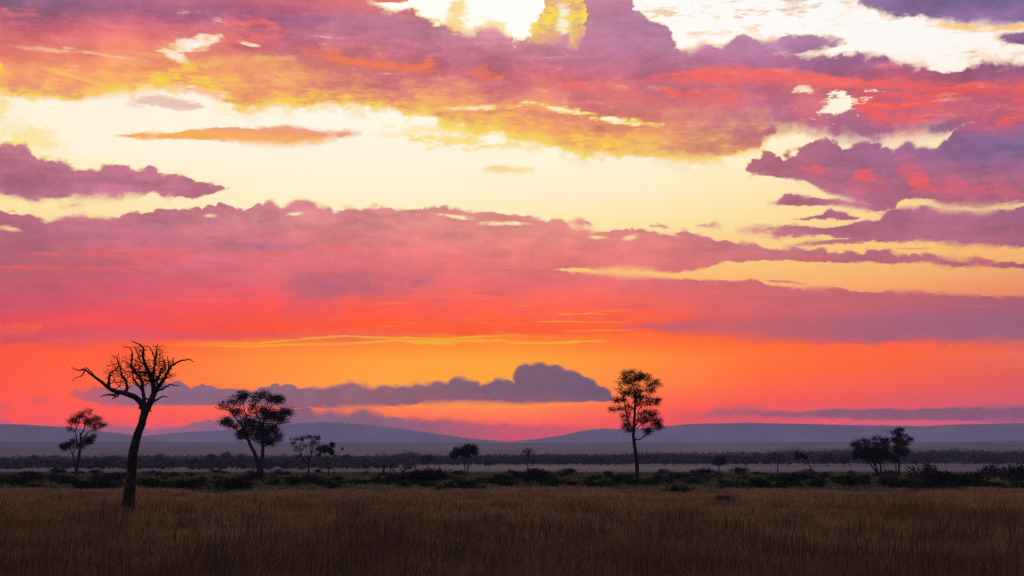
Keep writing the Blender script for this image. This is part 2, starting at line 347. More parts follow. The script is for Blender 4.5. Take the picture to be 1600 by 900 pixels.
# sunlit golden underside of the deck, broken up
@grouped
def band_mask(top, bot, st, sb, thr, c, amt, fine=10, stre=20):
    m = shape(top, bot, st * 2.4, sb * 2.4, stre=stre * .9, fine=fine, bil=8)
    k = sstep(n_fin * 1.0 + n_str * 1.1 + n_bil * .6, thr * .6 - .05, thr * .6 + .30)
    return m * (k * .8 + .1) * amt
for args in [
 ([(0,120),(100,134),(160,130),(210,115),(260,98),(340,92),(400,106),(470,116),(560,136),(640,152),(720,150),(800,168),(840,172),(860,188),(1000,208),(1080,214),(1140,224),(1200,234)],
      [(0,146),(60,156),(120,154),(200,144),(250,140),(300,146),(350,158),(400,168),(470,164),(560,162),(620,170),(690,178),(800,206),(850,220),(900,232),(950,240),(1100,246),(1200,234)], 24, 8, -.5, lin((248, 162, 108)), .85),
 ([(0,128),(60,138),(130,142),(200,128),(260,112),(330,118),(400,148),(470,140),(540,140),(600,152),(680,160),(760,178),(800,180),(860,196),(950,216),(1050,226),(1120,232),(1200,236)],
      [(0,146),(60,156),(120,154),(200,144),(250,140),(300,140),(350,152),(400,170),(470,166),(560,164),(620,172),(690,180),(800,208),(850,222),(900,234),(950,241),(1100,246),(1200,236)], 15, 6, -.10, lin((255, 222, 60)), 1.1),
 ([(150,106),(200,104),(260,98),(360,92),(420,88),(470,100),(480,118)], [(150,118),(250,116),(350,122),(420,124),(480,118)], 10, 10, .02, YEL, .8, 6, 10),
 ([(70,102),(90,106),(110,103),(122,110)], [(70,103),(90,116),(110,115),(122,110)], 4, 4, -.15, YEL, .9),
 ([(-20,94),(4,95),(11,104),(6,116)], [(-20,116),(6,116),(11,110),(14,104)], 4, 4, -.3, YEL, .9),
 ([(-20,4),(30,20),(60,20),(70,24)], [(-20,26),(30,26),(60,25),(70,24)], 3, 4, -.4, lin((228,120,125)), .8),
 ([(-20,60),(100,58),(200,48),(300,44),(380,46),(440,62)], [(-20,84),(100,84),(160,82),(250,64),(340,60),(420,74),(440,66)], 16, 12, -.35, lin((236,110,115)), .6),
 ([(350,34),(400,26),(430,32),(455,42)], [(350,74),(400,70),(430,60),(455,44)], 7, 10, -.25, lin((250,115,100)), .85),
 ([(462,76),(480,78),(520,86),(560,92),(600,98),(650,103),(668,92),(690,103)], [(462,76),(480,84),(520,98),(560,105),(600,110),(640,114),(670,112),(690,103)], 6, 6, -.4, lin((255,128,66)), .95, 8, 12),
 ([(735,118),(742,108),(756,100),(766,110),(785,114),(800,106)], [(735,118),(745,122),(760,126),(780,127),(790,118),(800,106)], 5, 5, -.5, lin((250,122,82)), .8, 8, 8),
 ([(818,118),(826,114),(850,118),(900,114),(906,116),(910,128),(960,140),(1010,152),(1040,158)], [(818,118),(830,124),(840,132),(880,138),(920,144),(970,154),(1010,158),(1040,158)], 6, 5, -.3, lin((250,112,90)), .85, 8, 10),
 ([(985,123),(1020,118),(1060,110),(1100,105),(1160,105),(1250,110),(1350,124),(1450,128),(1600,132)], [(985,123),(1020,125),(1070,129),(1150,130),(1230,131),(1280,138),(1400,136),(1600,140)], 3, 6, -.5, lin((255,108,92)), .92, 4, 6),
 ([(1022,134),(1060,142),(1120,142),(1130,138),(1140,144),(1166,150)], [(1022,134),(1050,150),(1100,156),(1140,160),(1166,152)], 4, 5, -.4, lin((255,106,84)), .9, 8, 8),
 ([(1340,132),(1400,126),(1480,132),(1530,140),(1600,148)], [(1340,178),(1370,194),(1420,197),(1480,152),(1540,150),(1600,152)], 12, 8, -.22, RED, .85, 10, 14),
 ([(1350,160),(1380,176),(1420,160),(1470,178),(1520,184),(1600,170)], [(1350,176),(1370,194),(1420,197),(1480,198),(1540,203),(1600,200)], 12, 5, -.28, RED, .85, 8, 12),
 ([(1240,170),(1280,172),(1290,180)], [(1240,178),(1270,188),(1290,188)], 6, 6, -.4, lin((250,110,100)), .8, 8, 8),
 ([(1228,262),(1275,258),(1296,272)], [(1228,264),(1275,276),(1296,276)], 9, 9, -.2, lin((246,100,94)), .75, 14, 14),
 ([(1325,286),(1340,268),(1355,256),(1362,276),(1392,282),(1404,264),(1420,265),(1450,276),(1452,288),(1500,290),(1555,290),(1570,298),(1600,300)], [(1325,288),(1350,292),(1390,284),(1402,270),(1424,280),(1425,299),(1480,301),(1550,302),(1570,306),(1600,308)], 6, 6, -.35, lin((252,96,88)), .9, 14, 12),
 ([(120,396),(150,395),(180,393),(196,398),(205,394),(250,393),(280,390),(312,394)], [(120,396),(150,400),(178,402),(188,396),(196,399),(215,401),(250,400),(312,395)], 3, 3, -.6, lin((255,98,78)), .95, 4, 0),
 ([(2,416),(40,416),(90,417),(160,416),(220,414)], [(2,417),(28,421),(80,421),(150,420),(220,415)], 2.5, 2.5, -.6, lin((255,96,74)), .8, 4, 0),
 ([(-20,514),(30,506),(60,502),(150,502),(175,500)], [(-20,526),(30,523),(60,519),(62,510),(150,507),(175,500)], 5, 4, -.35, lin((255,98,60)), .85, 6, 4),
 ([(-20,540),(60,532),(160,530),(240,532)], [(-20,546),(60,544),(160,538),(240,537)], 4, 4, -.3, lin((255,98,60)), .7, 6, 4),
 ([(482,391),(500,389),(545,386),(556,389)], [(482,392),(505,392),(545,389),(556,389)], 2, 2, -.6, lin((255,105,80)), .8, 3, 0),
 ([(408,395),(430,394),(455,396)], [(408,396),(430,398),(455,397)], 2, 2, -.6, lin((250,100,90)), .8, 3, 0),
 ([(622,398),(648,398)], [(622,400.5),(648,400.5)], 2, 2, -.6, lin((255,105,75)), .0, 3, 0),
]:
    col = mixc(band_mask(*args), col, args[5])
# short orange streaks lying in the big bank
stre = sstep(st_n, .09, .19) * shape([(0,372),(1600,372)], [(0,508),(1100,500),(1230,470),(1600,470)], 20, 20) * big
col = mixc(stre * .5, col, lin((255, 112, 84)))
strd = sstep(0.0 - st_n, .06, .18) * shape([(0,350),(1600,420)], [(0,500),(1100,500),(1600,520)], 24, 24) * big
col = mixc(strd * .35, col, lin((182, 98, 122)))
hil = sstep(n_str * .9 + n_fin * .6, .05, .20) * deck * sstep(Y, 20.0, 60.0)
col = mixc(hil * .45, col, mixc(sstep(Y, 60.0, 170.0), lin((214, 136, 158)), lin((250, 150, 120))))
stre2 = sstep(st_n, .08, .17) * shape([(600,470),(850,462),(1060,480)], [(600,500),(850,520),(1060,500)], 14, 14)
col = mixc(stre2 * .6, col, lin((255, 140, 44)))
# the two darker patches in the bank
dk = shape([(440,452),(462,432),(500,424),(560,422),(640,430),(686,440)], [(440,462),(455,476),(500,477),(530,470),(545,458),(600,455),(660,450),(686,442)], 26, 22, stre=26, fine=10)
col = mixc(dk * .62, col, lin((178, 100, 120)))
dk2 = shape([(960,511),(1040,505),(1080,499),(1130,495),(1200,489),(1280,491),(1350,495),(1430,498),(1600,497)], [(960,512),(1060,518),(1100,520),(1150,523),(1200,527),(1250,530),(1300,533),(1350,535),(1400,531),(1450,528),(1500,531),(1600,530)], 10, 8, bil=5, fine=5, stre=8)
col = mixc(dk2 * .75, col, mixc(lstep(X, 1050.0, 1600.0), lin((196, 98, 110)), lin((158, 97, 122))))
dk3 = blob(380, 383, 75, 5, .0, .9, .4) * .5
col = mixc(dk3, col, lin((170, 108, 132)))
# the orange streak cloud and a small pink one over it
I1 = shape([(196,161),(215,152),(240,148),(265,150),(292,158),(324,166)], [(196,161),(222,164),(246,160),(270,169),(300,172),(324,167)], 6, 9, fine=14, stre=14) * .65
col = mixc(I1, col, mixc(sstep(n_str, -.1, .12), lin((226, 164, 150)), lin((246, 196, 140))))
H = shape([(176,211),(220,208),(280,206),(320,200),(370,199),(400,201),(430,196),(470,199),(500,205),(540,204),(566,208)], [(176,211),(220,217),(260,218),(330,218),(380,222),(420,226),(460,226),(500,222),(520,216),(566,209)], 3.5, 5, bil=5, fine=7)
col = mixc(H * .95, col, mixc(sstep(Y + (X - 400.0) * -.03, 204.0, 216.0), lin((244, 156, 112)), lin((253, 172, 78))))
# the glowing golden column between the clouds at the top
gc = shape([(828,60),(838,36),(850,8),(862,-99),(908,-99),(912,60)], [(822,62),(834,66),(850,68),(870,58),(886,52),(894,72),(904,76),(914,40)], 8, 16, bil=26, fine=20)
col = mixc(gc * (sstep(n_bil + n_fin, -.14, .12) * .5 + .42), col, mixc(sstep(n_bil, -.05, .14), lin((255, 206, 96)), lin((255, 236, 60))))
gc2 = blob(880, 32, 8, 24, 0, .8, 1.6, 1.4)
col = mixc(gc2 * .9, col, lin((255, 250, 215)))
gp = blob(712, 22, 13, 22, 0, .6, .9, .8)
col = mixc(gp * .8, col, lin((255, 212, 110)))
gl = vmax(blob(1500, 42, 40, 5, .1, .6, .9), blob(1580, 43, 60, 4, -.02, .6, .8)) * .8
col = mixc(gl, col, lin((255, 200, 110)))
# yellow threads low over the horizon
@grouped
def thread(pts, w, fine=5):
    y = Y + n_fin * fine + n_str * 5.0
    c = curve(X, pts)
    return 1.0 - sstep(M('ABSOLUTE', y - c), w * .3, w)
fx = lambda a, b, c, d: sstep(X, a, b) * (1.0 - sstep(X, c, d))
t1 = thread([(200,534),(400,537),(460,531),(540,525),(600,528),(660,529),(700,531),(750,526),(800,523),(850,527),(960,532)], 2.4) * fx(250., 480., 720., 860.)
t2 = thread([(200,537),(400,541),(480,538),(560,536),(620,532),(660,537),(700,537),(730,532),(780,531),(800,536),(870,537),(900,534),(960,533)], 2.8) * fx(220., 430., 900., 975.)
t3 = thread([(560,531),(650,534),(740,533),(960,532)], 2.2, 9) * fx(560., 640., 760., 840.)
t4 = vmax(thread([(800,502),(1000,503)], 1.3) * fx(820., 860., 930., 1000.), thread([(800,517),(1000,516)], 1.3) * fx(865., 890., 960., 1000.), thread([(800,491),(1000,490)], 1.2, 8) * fx(860., 880., 890., 990.)) * .7
yt = vmax(t1, t2, t3, t4) * (sstep(n_str, -.2, .2) * .6 + .4)
col = mixc(yt, col, lin((255, 184, 6)))
# outside the view: clouds go on overhead and behind, brightened to add light on the land
nish = N('ShaderNodeTexSky', sky_type='NISHITA'); nish.sun_disc = False
nish.sun_elevation = SUN_EL; nish.sun_rotation = SUN_AZ; nish.air_density = 1.4; nish.dust_density = 3.0
ns = mixc(1.0, nish.outputs[0], (.07, .07, .07), 'MULTIPLY')
ovc = mixc(sstep(ovn, -.12, .10), lin((225, 222, 236)), lin((140, 122, 158)))
over = mixc(.8, ns, ovc)
front = sstep(dy / M('MAXIMUM', hor, .02), .25, .80) * sstep(dz, .56, .34)
col = mixc(front, over, col)
below = sstep(dz, -.01, -.12)
col = mixc(below, col, (.03, .025, .03))
bg = N('ShaderNodeBackground'); bg.inputs['Strength'].default_value = 1.0
nt.links.new(col, bg.inputs['Color'])
wo = N('ShaderNodeOutputWorld'); nt.links.new(bg.outputs[0], wo.inputs['Surface'])
W.cycles.sampling_method = 'MANUAL'; W.cycles.sample_map_resolution = 512

# ------------------------------------------------------------------ sun: low, behind cloud, nearly spent
sl = bpy.data.lights.new('sun', 'SUN'); sl.energy = .25; sl.angle = math.radians(12); sl.color = (1, .62, .36)
so = bpy.data.objects.new('sun', sl); COL.objects.link(so)
sd = Vector((math.sin(SUN_AZ) * math.cos(SUN_EL), math.cos(SUN_AZ) * math.cos(SUN_EL), math.sin(SUN_EL)))
so.rotation_euler = sd.to_track_quat('Z', 'Y').to_euler()
so.location = (0, 0, 60)

# ------------------------------------------------------------------ helpers
def tag(o, label=None, cat=None, group=None, kind=None):
    if label: o['label'] = label
    if cat: o['category'] = cat
    if group: o['group'] = group
    if kind: o['kind'] = kind
    return o
def mesh_obj(name, verts, faces, mat, parent=None, smooth=False, loc=None):
    """verts (n,3) array; faces: list of (m,k) index arrays"""
    me = bpy.data.meshes.new(name)
    verts = np.asarray(verts, dtype=np.float32)
    fl = [np.asarray(f, dtype=np.int32) for f in faces if len(f)]
    me.vertices.add(len(verts)); me.vertices.foreach_set('co', verts.ravel())
    loops = np.concatenate([f.ravel() for f in fl]) if fl else np.zeros(0, np.int32)
    tot = np.concatenate([np.full(len(f), f.shape[1], np.int32) for f in fl]) if fl else np.zeros(0, np.int32)
    start = np.concatenate([[0], np.cumsum(tot)[:-1]]).astype(np.int32) if len(tot) else tot
    me.loops.add(len(loops)); me.loops.foreach_set('vertex_index', loops)
    me.polygons.add(len(tot)); me.polygons.foreach_set('loop_start', start)
    try: me.polygons.foreach_set('loop_total', tot)
    except Exception: pass
    me.update(calc_edges=True)
    if smooth: me.polygons.foreach_set('use_smooth', np.ones(len(tot), bool))
    if mat: me.materials.append(mat)
    o = bpy.data.objects.new(name, me); COL.objects.link(o)
    if parent: o.parent = parent
    if loc is not None: o.location = loc
    return o
def empty(name, loc, label, cat, group=None):
    o = bpy.data.objects.new(name, None); COL.objects.link(o); o.location = loc
    o.empty_display_size = .5
    return tag(o, label, cat, group)
def material(name, base, vary=.3, scale=2.0, rough=.9, second=None, thr=(.4, .6), obj=False, detail=5, bump=0.0, trans=0.0):
    m = bpy.data.materials.new(name); m.use_nodes = True
    t = m.node_tree; t.nodes.clear()
    out = t.nodes.new('ShaderNodeOutputMaterial'); b = t.nodes.new('ShaderNodeBsdfPrincipled')
    b.inputs['Roughness'].default_value = rough
    b.inputs['Specular IOR Level'].default_value = .12
    tc = t.nodes.new('ShaderNodeTexCoord'); ge = t.nodes.new('ShaderNodeNewGeometry')
    src = tc.outputs['Object'] if obj else ge.outputs['Position']
    n = t.nodes.new('ShaderNodeTexNoise'); n.inputs['Scale'].default_value = scale; n.inputs['Detail'].default_value = detail
    t.links.new(src, n.inputs['Vector'])
    r = t.nodes.new('ShaderNodeValToRGB'); t.links.new(n.outputs['Fac'], r.inputs[0])
    sec = second or tuple(v * (1 - vary) for v in base)
    pri = base if second else tuple(v * (1 + vary) for v in base)
    r.color_ramp.elements[0].position = thr[0]; r.color_ramp.elements[0].color = (*sec, 1)
    r.color_ramp.elements[1].position = thr[1]; r.color_ramp.elements[1].color = (*pri, 1)
    t.links.new(r.outputs[0], b.inputs['Base Color'])
    if bump:
        bp = t.nodes.new('ShaderNodeBump'); bp.inputs['Strength'].default_value = bump
        n2 = t.nodes.new('ShaderNodeTexNoise'); n2.inputs['Scale'].default_value = scale * 4; n2.inputs['Detail'].default_value = 6
        t.links.new(src, n2.inputs['Vector']); t.links.new(n2.outputs['Fac'], bp.inputs['Height']); t.links.new(bp.outputs[0], b.inputs['Normal'])
    t.links.new(b.outputs[0], out.inputs[0])
    return m

M_BARK = material('bark', (.022, .019, .021), .4, 3.0, second=(.009, .008, .009), obj=True, bump=.6)
M_LEAF = material('leaf', (.020, .022, .012), .4, .6, second=(.010, .011, .007), obj=True)
M_BUSH = material('bush_leaf', (.014, .015, .008), .4, .35, second=(.005, .006, .004))
M_BUSH2 = material('bush_leaf_brown', (.050, .032, .024), .4, .35, second=(.022, .015, .012))
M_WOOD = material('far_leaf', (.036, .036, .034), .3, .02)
M_FEATHER = material('feather', (.04, .035, .035), .2, 8.0)

# grass colour: brown, with darker and redder stands
def grass_material():
    m = bpy.data.materials.new('dry_grass'); m.use_nodes = True
    t = m.node_tree; b = t.nodes['Principled BSDF']; b.inputs['Roughness'].default_value = .85
    b.inputs['Specular IOR Level'].default_value = .1
    g = t.nodes.new('ShaderNodeNewGeometry')
    def nz(scale, det, sc3=(1, 1, 1)):
        mp = t.nodes.new('ShaderNodeMapping'); mp.inputs['Scale'].default_value = sc3
        t.links.new(g.outputs['Position'], mp.inputs[0])
        n = t.nodes.new('ShaderNodeTexNoise'); n.inputs['Scale'].default_value = scale; n.inputs['Detail'].default_value = det
        t.links.new(mp.outputs[0], n.inputs['Vector']); return n.outputs['Fac']
    def ramp(f, a, ca, b2, cb):
        r = t.nodes.new('ShaderNodeValToRGB'); t.links.new(f, r.inputs[0])
        r.color_ramp.elements[0].position = a; r.color_ramp.elements[0].color = (*ca, 1)
        r.color_ramp.elements[1].position = b2; r.color_ramp.elements[1].color = (*cb, 1); return r.outputs[0]
    def mul(a, c):
        x = t.nodes.new('ShaderNodeMix'); x.data_type = 'RGBA'; x.blend_type = 'MULTIPLY'; x.inputs[0].default_value = 1
        t.links.new(a, x.inputs[6]); t.links.new(c, x.inputs[7]); return x.outputs[2]
    c = ramp(nz(.11, 5, (1, .45, 1)), .38, (.26, .135, .060), .62, (.37, .215, .095))
    c = mul(c, ramp(nz(.55, 3, (1, .5, .3)), .32, (.62, .60, .60), .60, (1.12, 1.1, 1.08)))
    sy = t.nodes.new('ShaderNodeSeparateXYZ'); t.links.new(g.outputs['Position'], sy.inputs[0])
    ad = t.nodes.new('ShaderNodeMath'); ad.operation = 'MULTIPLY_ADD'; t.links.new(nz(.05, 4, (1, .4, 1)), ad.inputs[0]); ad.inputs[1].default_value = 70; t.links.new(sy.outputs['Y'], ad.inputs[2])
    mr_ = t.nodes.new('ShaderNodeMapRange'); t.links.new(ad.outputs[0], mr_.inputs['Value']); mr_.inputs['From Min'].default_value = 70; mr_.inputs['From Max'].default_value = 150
    c = mul(c, ramp(mr_.outputs['Result'], 0, (.52, .50, .47), 1, (.92, .90, .90)))     # base colour darker and duller towards the camera, border uneven
    c = mul(c, ramp(nz(7.0, 2), .3, (.75, .75, .75), .7, (1.2, 1.2, 1.2)))
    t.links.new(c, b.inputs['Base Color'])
    return m
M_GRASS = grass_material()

# ------------------------------------------------------------------ the land
def interp(pts, px):
    xs, ys = zip(*pts); return np.interp(px, xs, ys)
HILLS = [   # distance, half depth, outline as (photograph x, photograph y)
 (5600, 900, [(-900,690),(-300,672),(0,667),(40,667),(80,669),(120,672),(160,677),(200,681),(240,685),(300,690),(400,700)]),
 (6300, 900, [(60,700),(140,688),(220,683),(260,679),(320,675),(360,673),(400,676),(440,682),(500,689),(600,700)]),
 (7400, 1100, [(250,700),(340,684),(400,672),(440,666),(470,662),(500,660),(530,661),(560,663),(600,667),(640,672),(680,678),(720,684),(760,688),(800,690),(860,693),(1000,700)]),
 (8200, 1100, [(660,700),(740,694),(800,690),(840,686),(880,680),(920,672),(940,670),(980,671),(1020,669),(1060,665),(1100,663),(1160,662),(1240,664),(1320,666),(1400,668),(1440,669),(1480,667),(1540,666),(1600,665),(1900,670),(2500,688)]),
]
def terrain(a, d):
    """height of the land at azimuth a, distance d (arrays)"""
    px = 800 + F * np.tan(np.clip(a, -1.2, 1.2)) / .996
    z = np.zeros_like(d)
    # the plain tips up slowly towards a low rise
    def rise(d, d0, d1): t = np.clip((d - d0) / (d1 - d0), 0, 1); return t * t * (3 - 2 * t)
    top = 3 + (722 - 692.5) / F * 4300
    mid = 3 + (722 - 700.5) / F * 2900
    z += mid * rise(d, 1500, 2900) + (top - mid) * rise(d, 3050, 4300)
    z -= (top + 3) * rise(d, 4350, 5200) * .55
    front = np.clip((np.cos(a) - .2) / .5, 0, 1)
    hz = np.zeros_like(d)
    for D, hw, prof in HILLS:
        ph = np.interp(px, *zip(*prof))
        h = 3 + (722 - ph) / F * D
        s = np.clip(1 - np.abs(d - D) / hw, 0, 1); s = s * s * (3 - 2 * s)
        hz = np.maximum(hz, h * s)
    z = np.maximum(z, hz * front)
    return z
def ground():
    da = np.concatenate([np.linspace(-math.pi, -.62, 40)[:-1], np.linspace(-.62, .62, 560), np.linspace(.62, math.pi, 40)[1:]])
    dd = np.concatenate([[.0, 2, 6, 12, 20, 28], np.geomspace(34, 1500, 90), np.linspace(1540, 9300, 200)])
    A, Dm = np.meshgrid(da, dd)
    Z = terrain(A, Dm)
    V = np.stack([Dm * np.sin(A), Dm * np.cos(A), Z], -1)
    rough = np.array([mnoise.fractal(Vector((v[0] * .004, v[1] * .004, 0)), 1.0, 2.0, 4) if v[1] > 1400 else 0 for v in V.reshape(-1, 3)]).reshape(Z.shape)
    V[..., 2] += rough * np.clip((Dm - 1500) / 3000, 0, 1) * 2.2
    near = np.array([mnoise.fractal(Vector((v[0] * .05, v[1] * .05, 4)), 1.0, 2.0, 3) if abs(v[1]) < 600 else 0 for v in V.reshape(-1, 3)]).reshape(Z.shape)
    V[..., 2] += near * .12
    nr, nc = Z.shape; i = np.arange(nr * nc).reshape(nr, nc)
    q = np.stack([i[:-1, :-1], i[:-1, 1:], i[1:, 1:], i[1:, :-1]], -1).reshape(-1, 4)
    q = q[:, ::-1]
    m = bpy.data.materials.new('land'); m.use_nodes = True
    t = m.node_tree; b = t.nodes['Principled BSDF']; b.inputs['Roughness'].default_value = .95; b.inputs['Specular IOR Level'].default_value = .05
    g = t.nodes.new('ShaderNodeNewGeometry'); ln = t.nodes.new('ShaderNodeVectorMath'); ln.operation = 'LENGTH'
    t.links.new(g.outputs['Position'], ln.inputs[0])
    def nz(scale, det, s3):
        mp = t.nodes.new('ShaderNodeMapping'); mp.inputs['Scale'].default_value = s3
        t.links.new(g.outputs['Position'], mp.inputs[0])
        n = t.nodes.new('ShaderNodeTexNoise'); n.inputs['Scale'].default_value = scale; n.inputs['Detail'].default_value = det
        t.links.new(mp.outputs[0], n.inputs['Vector']); return n.outputs['Fac']
    def mix(f, a, c):
        x = t.nodes.new('ShaderNodeMix'); x.data_type = 'RGBA'
        t.links.new(f, x.inputs[0])
        for k, v in ((6, a), (7, c)):
            if isinstance(v, tuple): x.inputs[k].default_value = (*v, 1)
            else: t.links.new(v, x.inputs[k])
        return x.outputs[2]
    def mr(f, a, c):
        x = t.nodes.new('ShaderNodeMapRange'); x.interpolation_type = 'SMOOTHSTEP'; t.links.new(f, x.inputs['Value'])
        x.inputs['From Min'].default_value = a; x.inputs['From Max'].default_value = c; return x.outputs['Result']
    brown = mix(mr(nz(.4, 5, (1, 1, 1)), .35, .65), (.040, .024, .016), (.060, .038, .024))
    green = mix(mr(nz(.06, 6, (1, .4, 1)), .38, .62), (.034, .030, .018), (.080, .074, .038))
    plain = mix(mr(nz(.004, 6, (1, .35, 1)), .35, .65), (.092, .080, .096), (.138, .116, .136))  # violet cast of distant air partly put into this base colour
    far = mix(mr(nz(.0022, 6, (1, .5, 1)), .35, .65), (.20, .17, .195), (.265, .225, .255))  # hills pale and violet in base colour, making up for thinner haze
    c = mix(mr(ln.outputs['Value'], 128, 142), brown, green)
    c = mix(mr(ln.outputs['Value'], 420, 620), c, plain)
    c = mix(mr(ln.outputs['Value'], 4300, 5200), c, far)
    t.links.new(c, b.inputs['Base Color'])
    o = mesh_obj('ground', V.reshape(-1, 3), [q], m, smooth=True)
    tag(o, kind='structure')
ground()
def groundz(x, y):
    return mnoise.fractal(Vector((x * .05, y * .05, 4)), 1.0, 2.0, 3) * .12 if y < 600 else 0.0

# ------------------------------------------------------------------ grass
def grass():
    Nb = 520000
    dmin, dmax = 30, 146
    u = rng.random(Nb)
    d = 1 / ((1 - u) / dmin + u / dmax)                 # thins out like the view does
    d = np.where(rng.random(Nb) < .35, dmin + (dmax - dmin) * rng.random(Nb) ** .8, d)
    hw = .40 * d + 5
    x = (rng.random(Nb) * 2 - 1) * hw
    back = 131 + 9 * np.sin(x * .11 + 1) + 5 * np.sin(x * .31) + 3 * np.sin(x * .83 + 2) + 6 * rng.random(Nb)      # uneven far edge
    d = np.where(d > back, back - (d - back) * .2 * rng.random(Nb), d)
    # gather into tufts
    cell = .55
    cx = np.round(x / cell) * cell + np.sin(np.round(x / cell) * 12.9 + np.round(d / cell) * 78.2) * .2
    cy = np.round(d / cell) * cell + np.sin(np.round(x / cell) * 39.3 + np.round(d / cell) * 11.1) * .2
    k = .42
    x = x * (1 - k) + cx * k; y = d * (1 - k) + cy * k
    p1 = np.array([mnoise.noise(Vector((a * .05, b * .022, 1.5))) for a, b in zip(x[::40], y[::40])])
    def field(x, y, s, t, seed):
        r = np.random.default_rng(seed); v = np.zeros_like(x)
        for k in range(6):
            a, b, c = r.random(3) * 6.28; f = 1.7 ** k
            v += np.sin(x * s * f * np.cos(a) + y * t * f * np.sin(a) + b) * np.sin(y * t * f + x * s * f * .37 + c) / 1.35 ** k
        return v / 2.6
    tall = field(x, y, .55, .22, 3)
    stand = np.clip(field(x, y, .9, .35, 8) - .35, 0, 1)
    h = (.50 + .20 * tall + .75 * stand) * (.65 + .6 * rng.random(Nb))
    h = np.clip(h, .2, 1.35)
    w = np.maximum(.011, d * .00034) * (.7 + .7 * rng.random(Nb))
    yaw = rng.random(Nb) * 6.283
    lean = (.15 + .6 * rng.random(Nb)) * h
    ld = rng.random(Nb) * 6.283
    lx, ly = np.cos(ld) * lean + .08 * h, np.sin(ld) * lean
    wx, wy = np.cos(yaw) * w / 2, np.sin(yaw) * w / 2
    z0 = np.full(Nb, -.03)
    P = np.empty((Nb, 5, 3), np.float32)
    P[:, 0] = np.stack([x - wx, y - wy, z0], -1); P[:, 1] = np.stack([x + wx, y + wy, z0], -1)
    mx, my, mz = x + lx * .35, y + ly * .35, h * .6
    P[:, 2] = np.stack([mx + wx * .8, my + wy * .8, mz], -1); P[:, 3] = np.stack([mx - wx * .8, my - wy * .8, mz], -1)
    P[:, 4] = np.stack([x + lx, y + ly, h], -1)
    b = (np.arange(Nb) * 5)[:, None]
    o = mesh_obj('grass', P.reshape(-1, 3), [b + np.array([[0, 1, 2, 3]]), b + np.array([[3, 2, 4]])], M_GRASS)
    tag(o, 'tall dry brown grass covering the whole foreground plain', 'grass', kind='stuff')
    # seed heads: taller dark stems standing in loose bunches
    Ns = 5200
    c = rng.integers(0, 260, Ns)
    cd_ = 32 + 60 * rng.random(260) ** 1.6; cxx = (rng.random(260) * 2 - 1) * (.40 * cd_ + 3)
    x = cxx[c] + rng.normal(0, .35, Ns) * (1 + cd_[c] * .01); y = cd_[c] + rng.normal(0, .8, Ns)
    h = (.75 + .5 * rng.random(Ns)); w = .014 + .010 * rng.random(Ns)
    lx = rng.normal(0, .12, Ns) * h + .05; ly = rng.normal(0, .12, Ns)
    P = np.empty((Ns, 5, 3), np.float32)
    P[:, 0] = np.stack([x - w / 2, y, 0 * x], -1); P[:, 1] = np.stack([x + w / 2, y, 0 * x], -1)
    P[:, 2] = np.stack([x + lx * .5 + w / 2, y + ly * .5, h * .7], -1); P[:, 3] = np.stack([x + lx * .5 - w / 2, y + ly * .5, h * .7], -1)
    P[:, 4] = np.stack([x + lx, y + ly, h], -1)
    b = (np.arange(Ns) * 5)[:, None]
    m = material('seed_stem', (.075, .040, .026), .3, 3.0)
    o = mesh_obj('grass_stems', P.reshape(-1, 3), [b + np.array([[0, 1, 2, 3]]), b + np.array([[3, 2, 4]])], m)
    tag(o, 'loose bunches of darker reddish stems rising from the dry grass', 'grass', kind='stuff')
    # short green growth between the bushes
    Nb = 170000
    d = 130 + 270 * rng.random(Nb) ** 1.5; x = (rng.random(Nb) * 2 - 1) * .42 * d; y = d
    f = field(x, y, .25, .12, 21)
    keep = f > -.25 + .3 * rng.random(Nb) - .25; d, x, y, f = d[keep], x[keep], y[keep], f[keep]; Nb = len(x)
    h = (.14 + .26 * rng.random(Nb)) * (1 + .5 * f); w = d * .0008 * (.6 + rng.random(Nb))
    a = rng.random(Nb) * 3.14; lx = rng.normal(0, .12, Nb); ly = rng.normal(0, .12, Nb)
    P = np.empty((Nb, 3, 3), np.float32)
    P[:, 0] = np.stack([x - np.cos(a) * w / 2, y - np.sin(a) * w / 2, 0 * x - .03], -1); P[:, 1] = np.stack([x + np.cos(a) * w / 2, y + np.sin(a) * w / 2, 0 * x - .03], -1)
    P[:, 2] = np.stack([x + lx, y + ly, h], -1)
    m = material('short_grass', (.13, .12, .055), .3, .12, second=(.055, .050, .030))
    o = mesh_obj('short_grass', P.reshape(-1, 3), [(np.arange(Nb) * 3)[:, None] + np.array([[0, 1, 2]])], m)
    tag(o, 'short dull green growth on the ground between the dark bushes', 'grass', kind='stuff')
grass()

# ------------------------------------------------------------------ tubes and leaves
def tubes(chains, sides_big=8):
    """chains: list of (points (k,3), radii (k,)) -> verts, faces"""
    VV, FF, off = [], [], 0
    for P, Rr in chains:
        P = np.asarray(P, float); Rr = np.asarray(Rr, float)
        if len(P) < 2: continue
        n = sides_big if Rr[0] > .12 else (5 if Rr[0] > .04 else 3)
        T = np.gradient(P, axis=0); T /= np.linalg.norm(T, axis=1)[:, None] + 1e-9
        ref = np.array([0, 1, .15]); U = np.cross(T, ref); U /= np.linalg.norm(U, axis=1)[:, None] + 1e-9
        Wv = np.cross(T, U)
        a = np.arange(n) / n * 2 * np.pi
        ring = P[:, None] + Rr[:, None, None] * (np.cos(a)[None, :, None] * U[:, None] + np.sin(a)[None, :, None] * Wv[:, None])
        k = len(P); VV.append(ring.reshape(-1, 3))
        i = np.arange(k * n).reshape(k, n) + off; j = np.roll(i, -1, 1)
        FF.append(np.stack([i[:-1], j[:-1], j[1:], i[1:]], -1).reshape(-1, 4))
        off += k * n
    if not VV: return np.zeros((0, 3)), []
    return np.concatenate(VV), [np.concatenate(FF)]
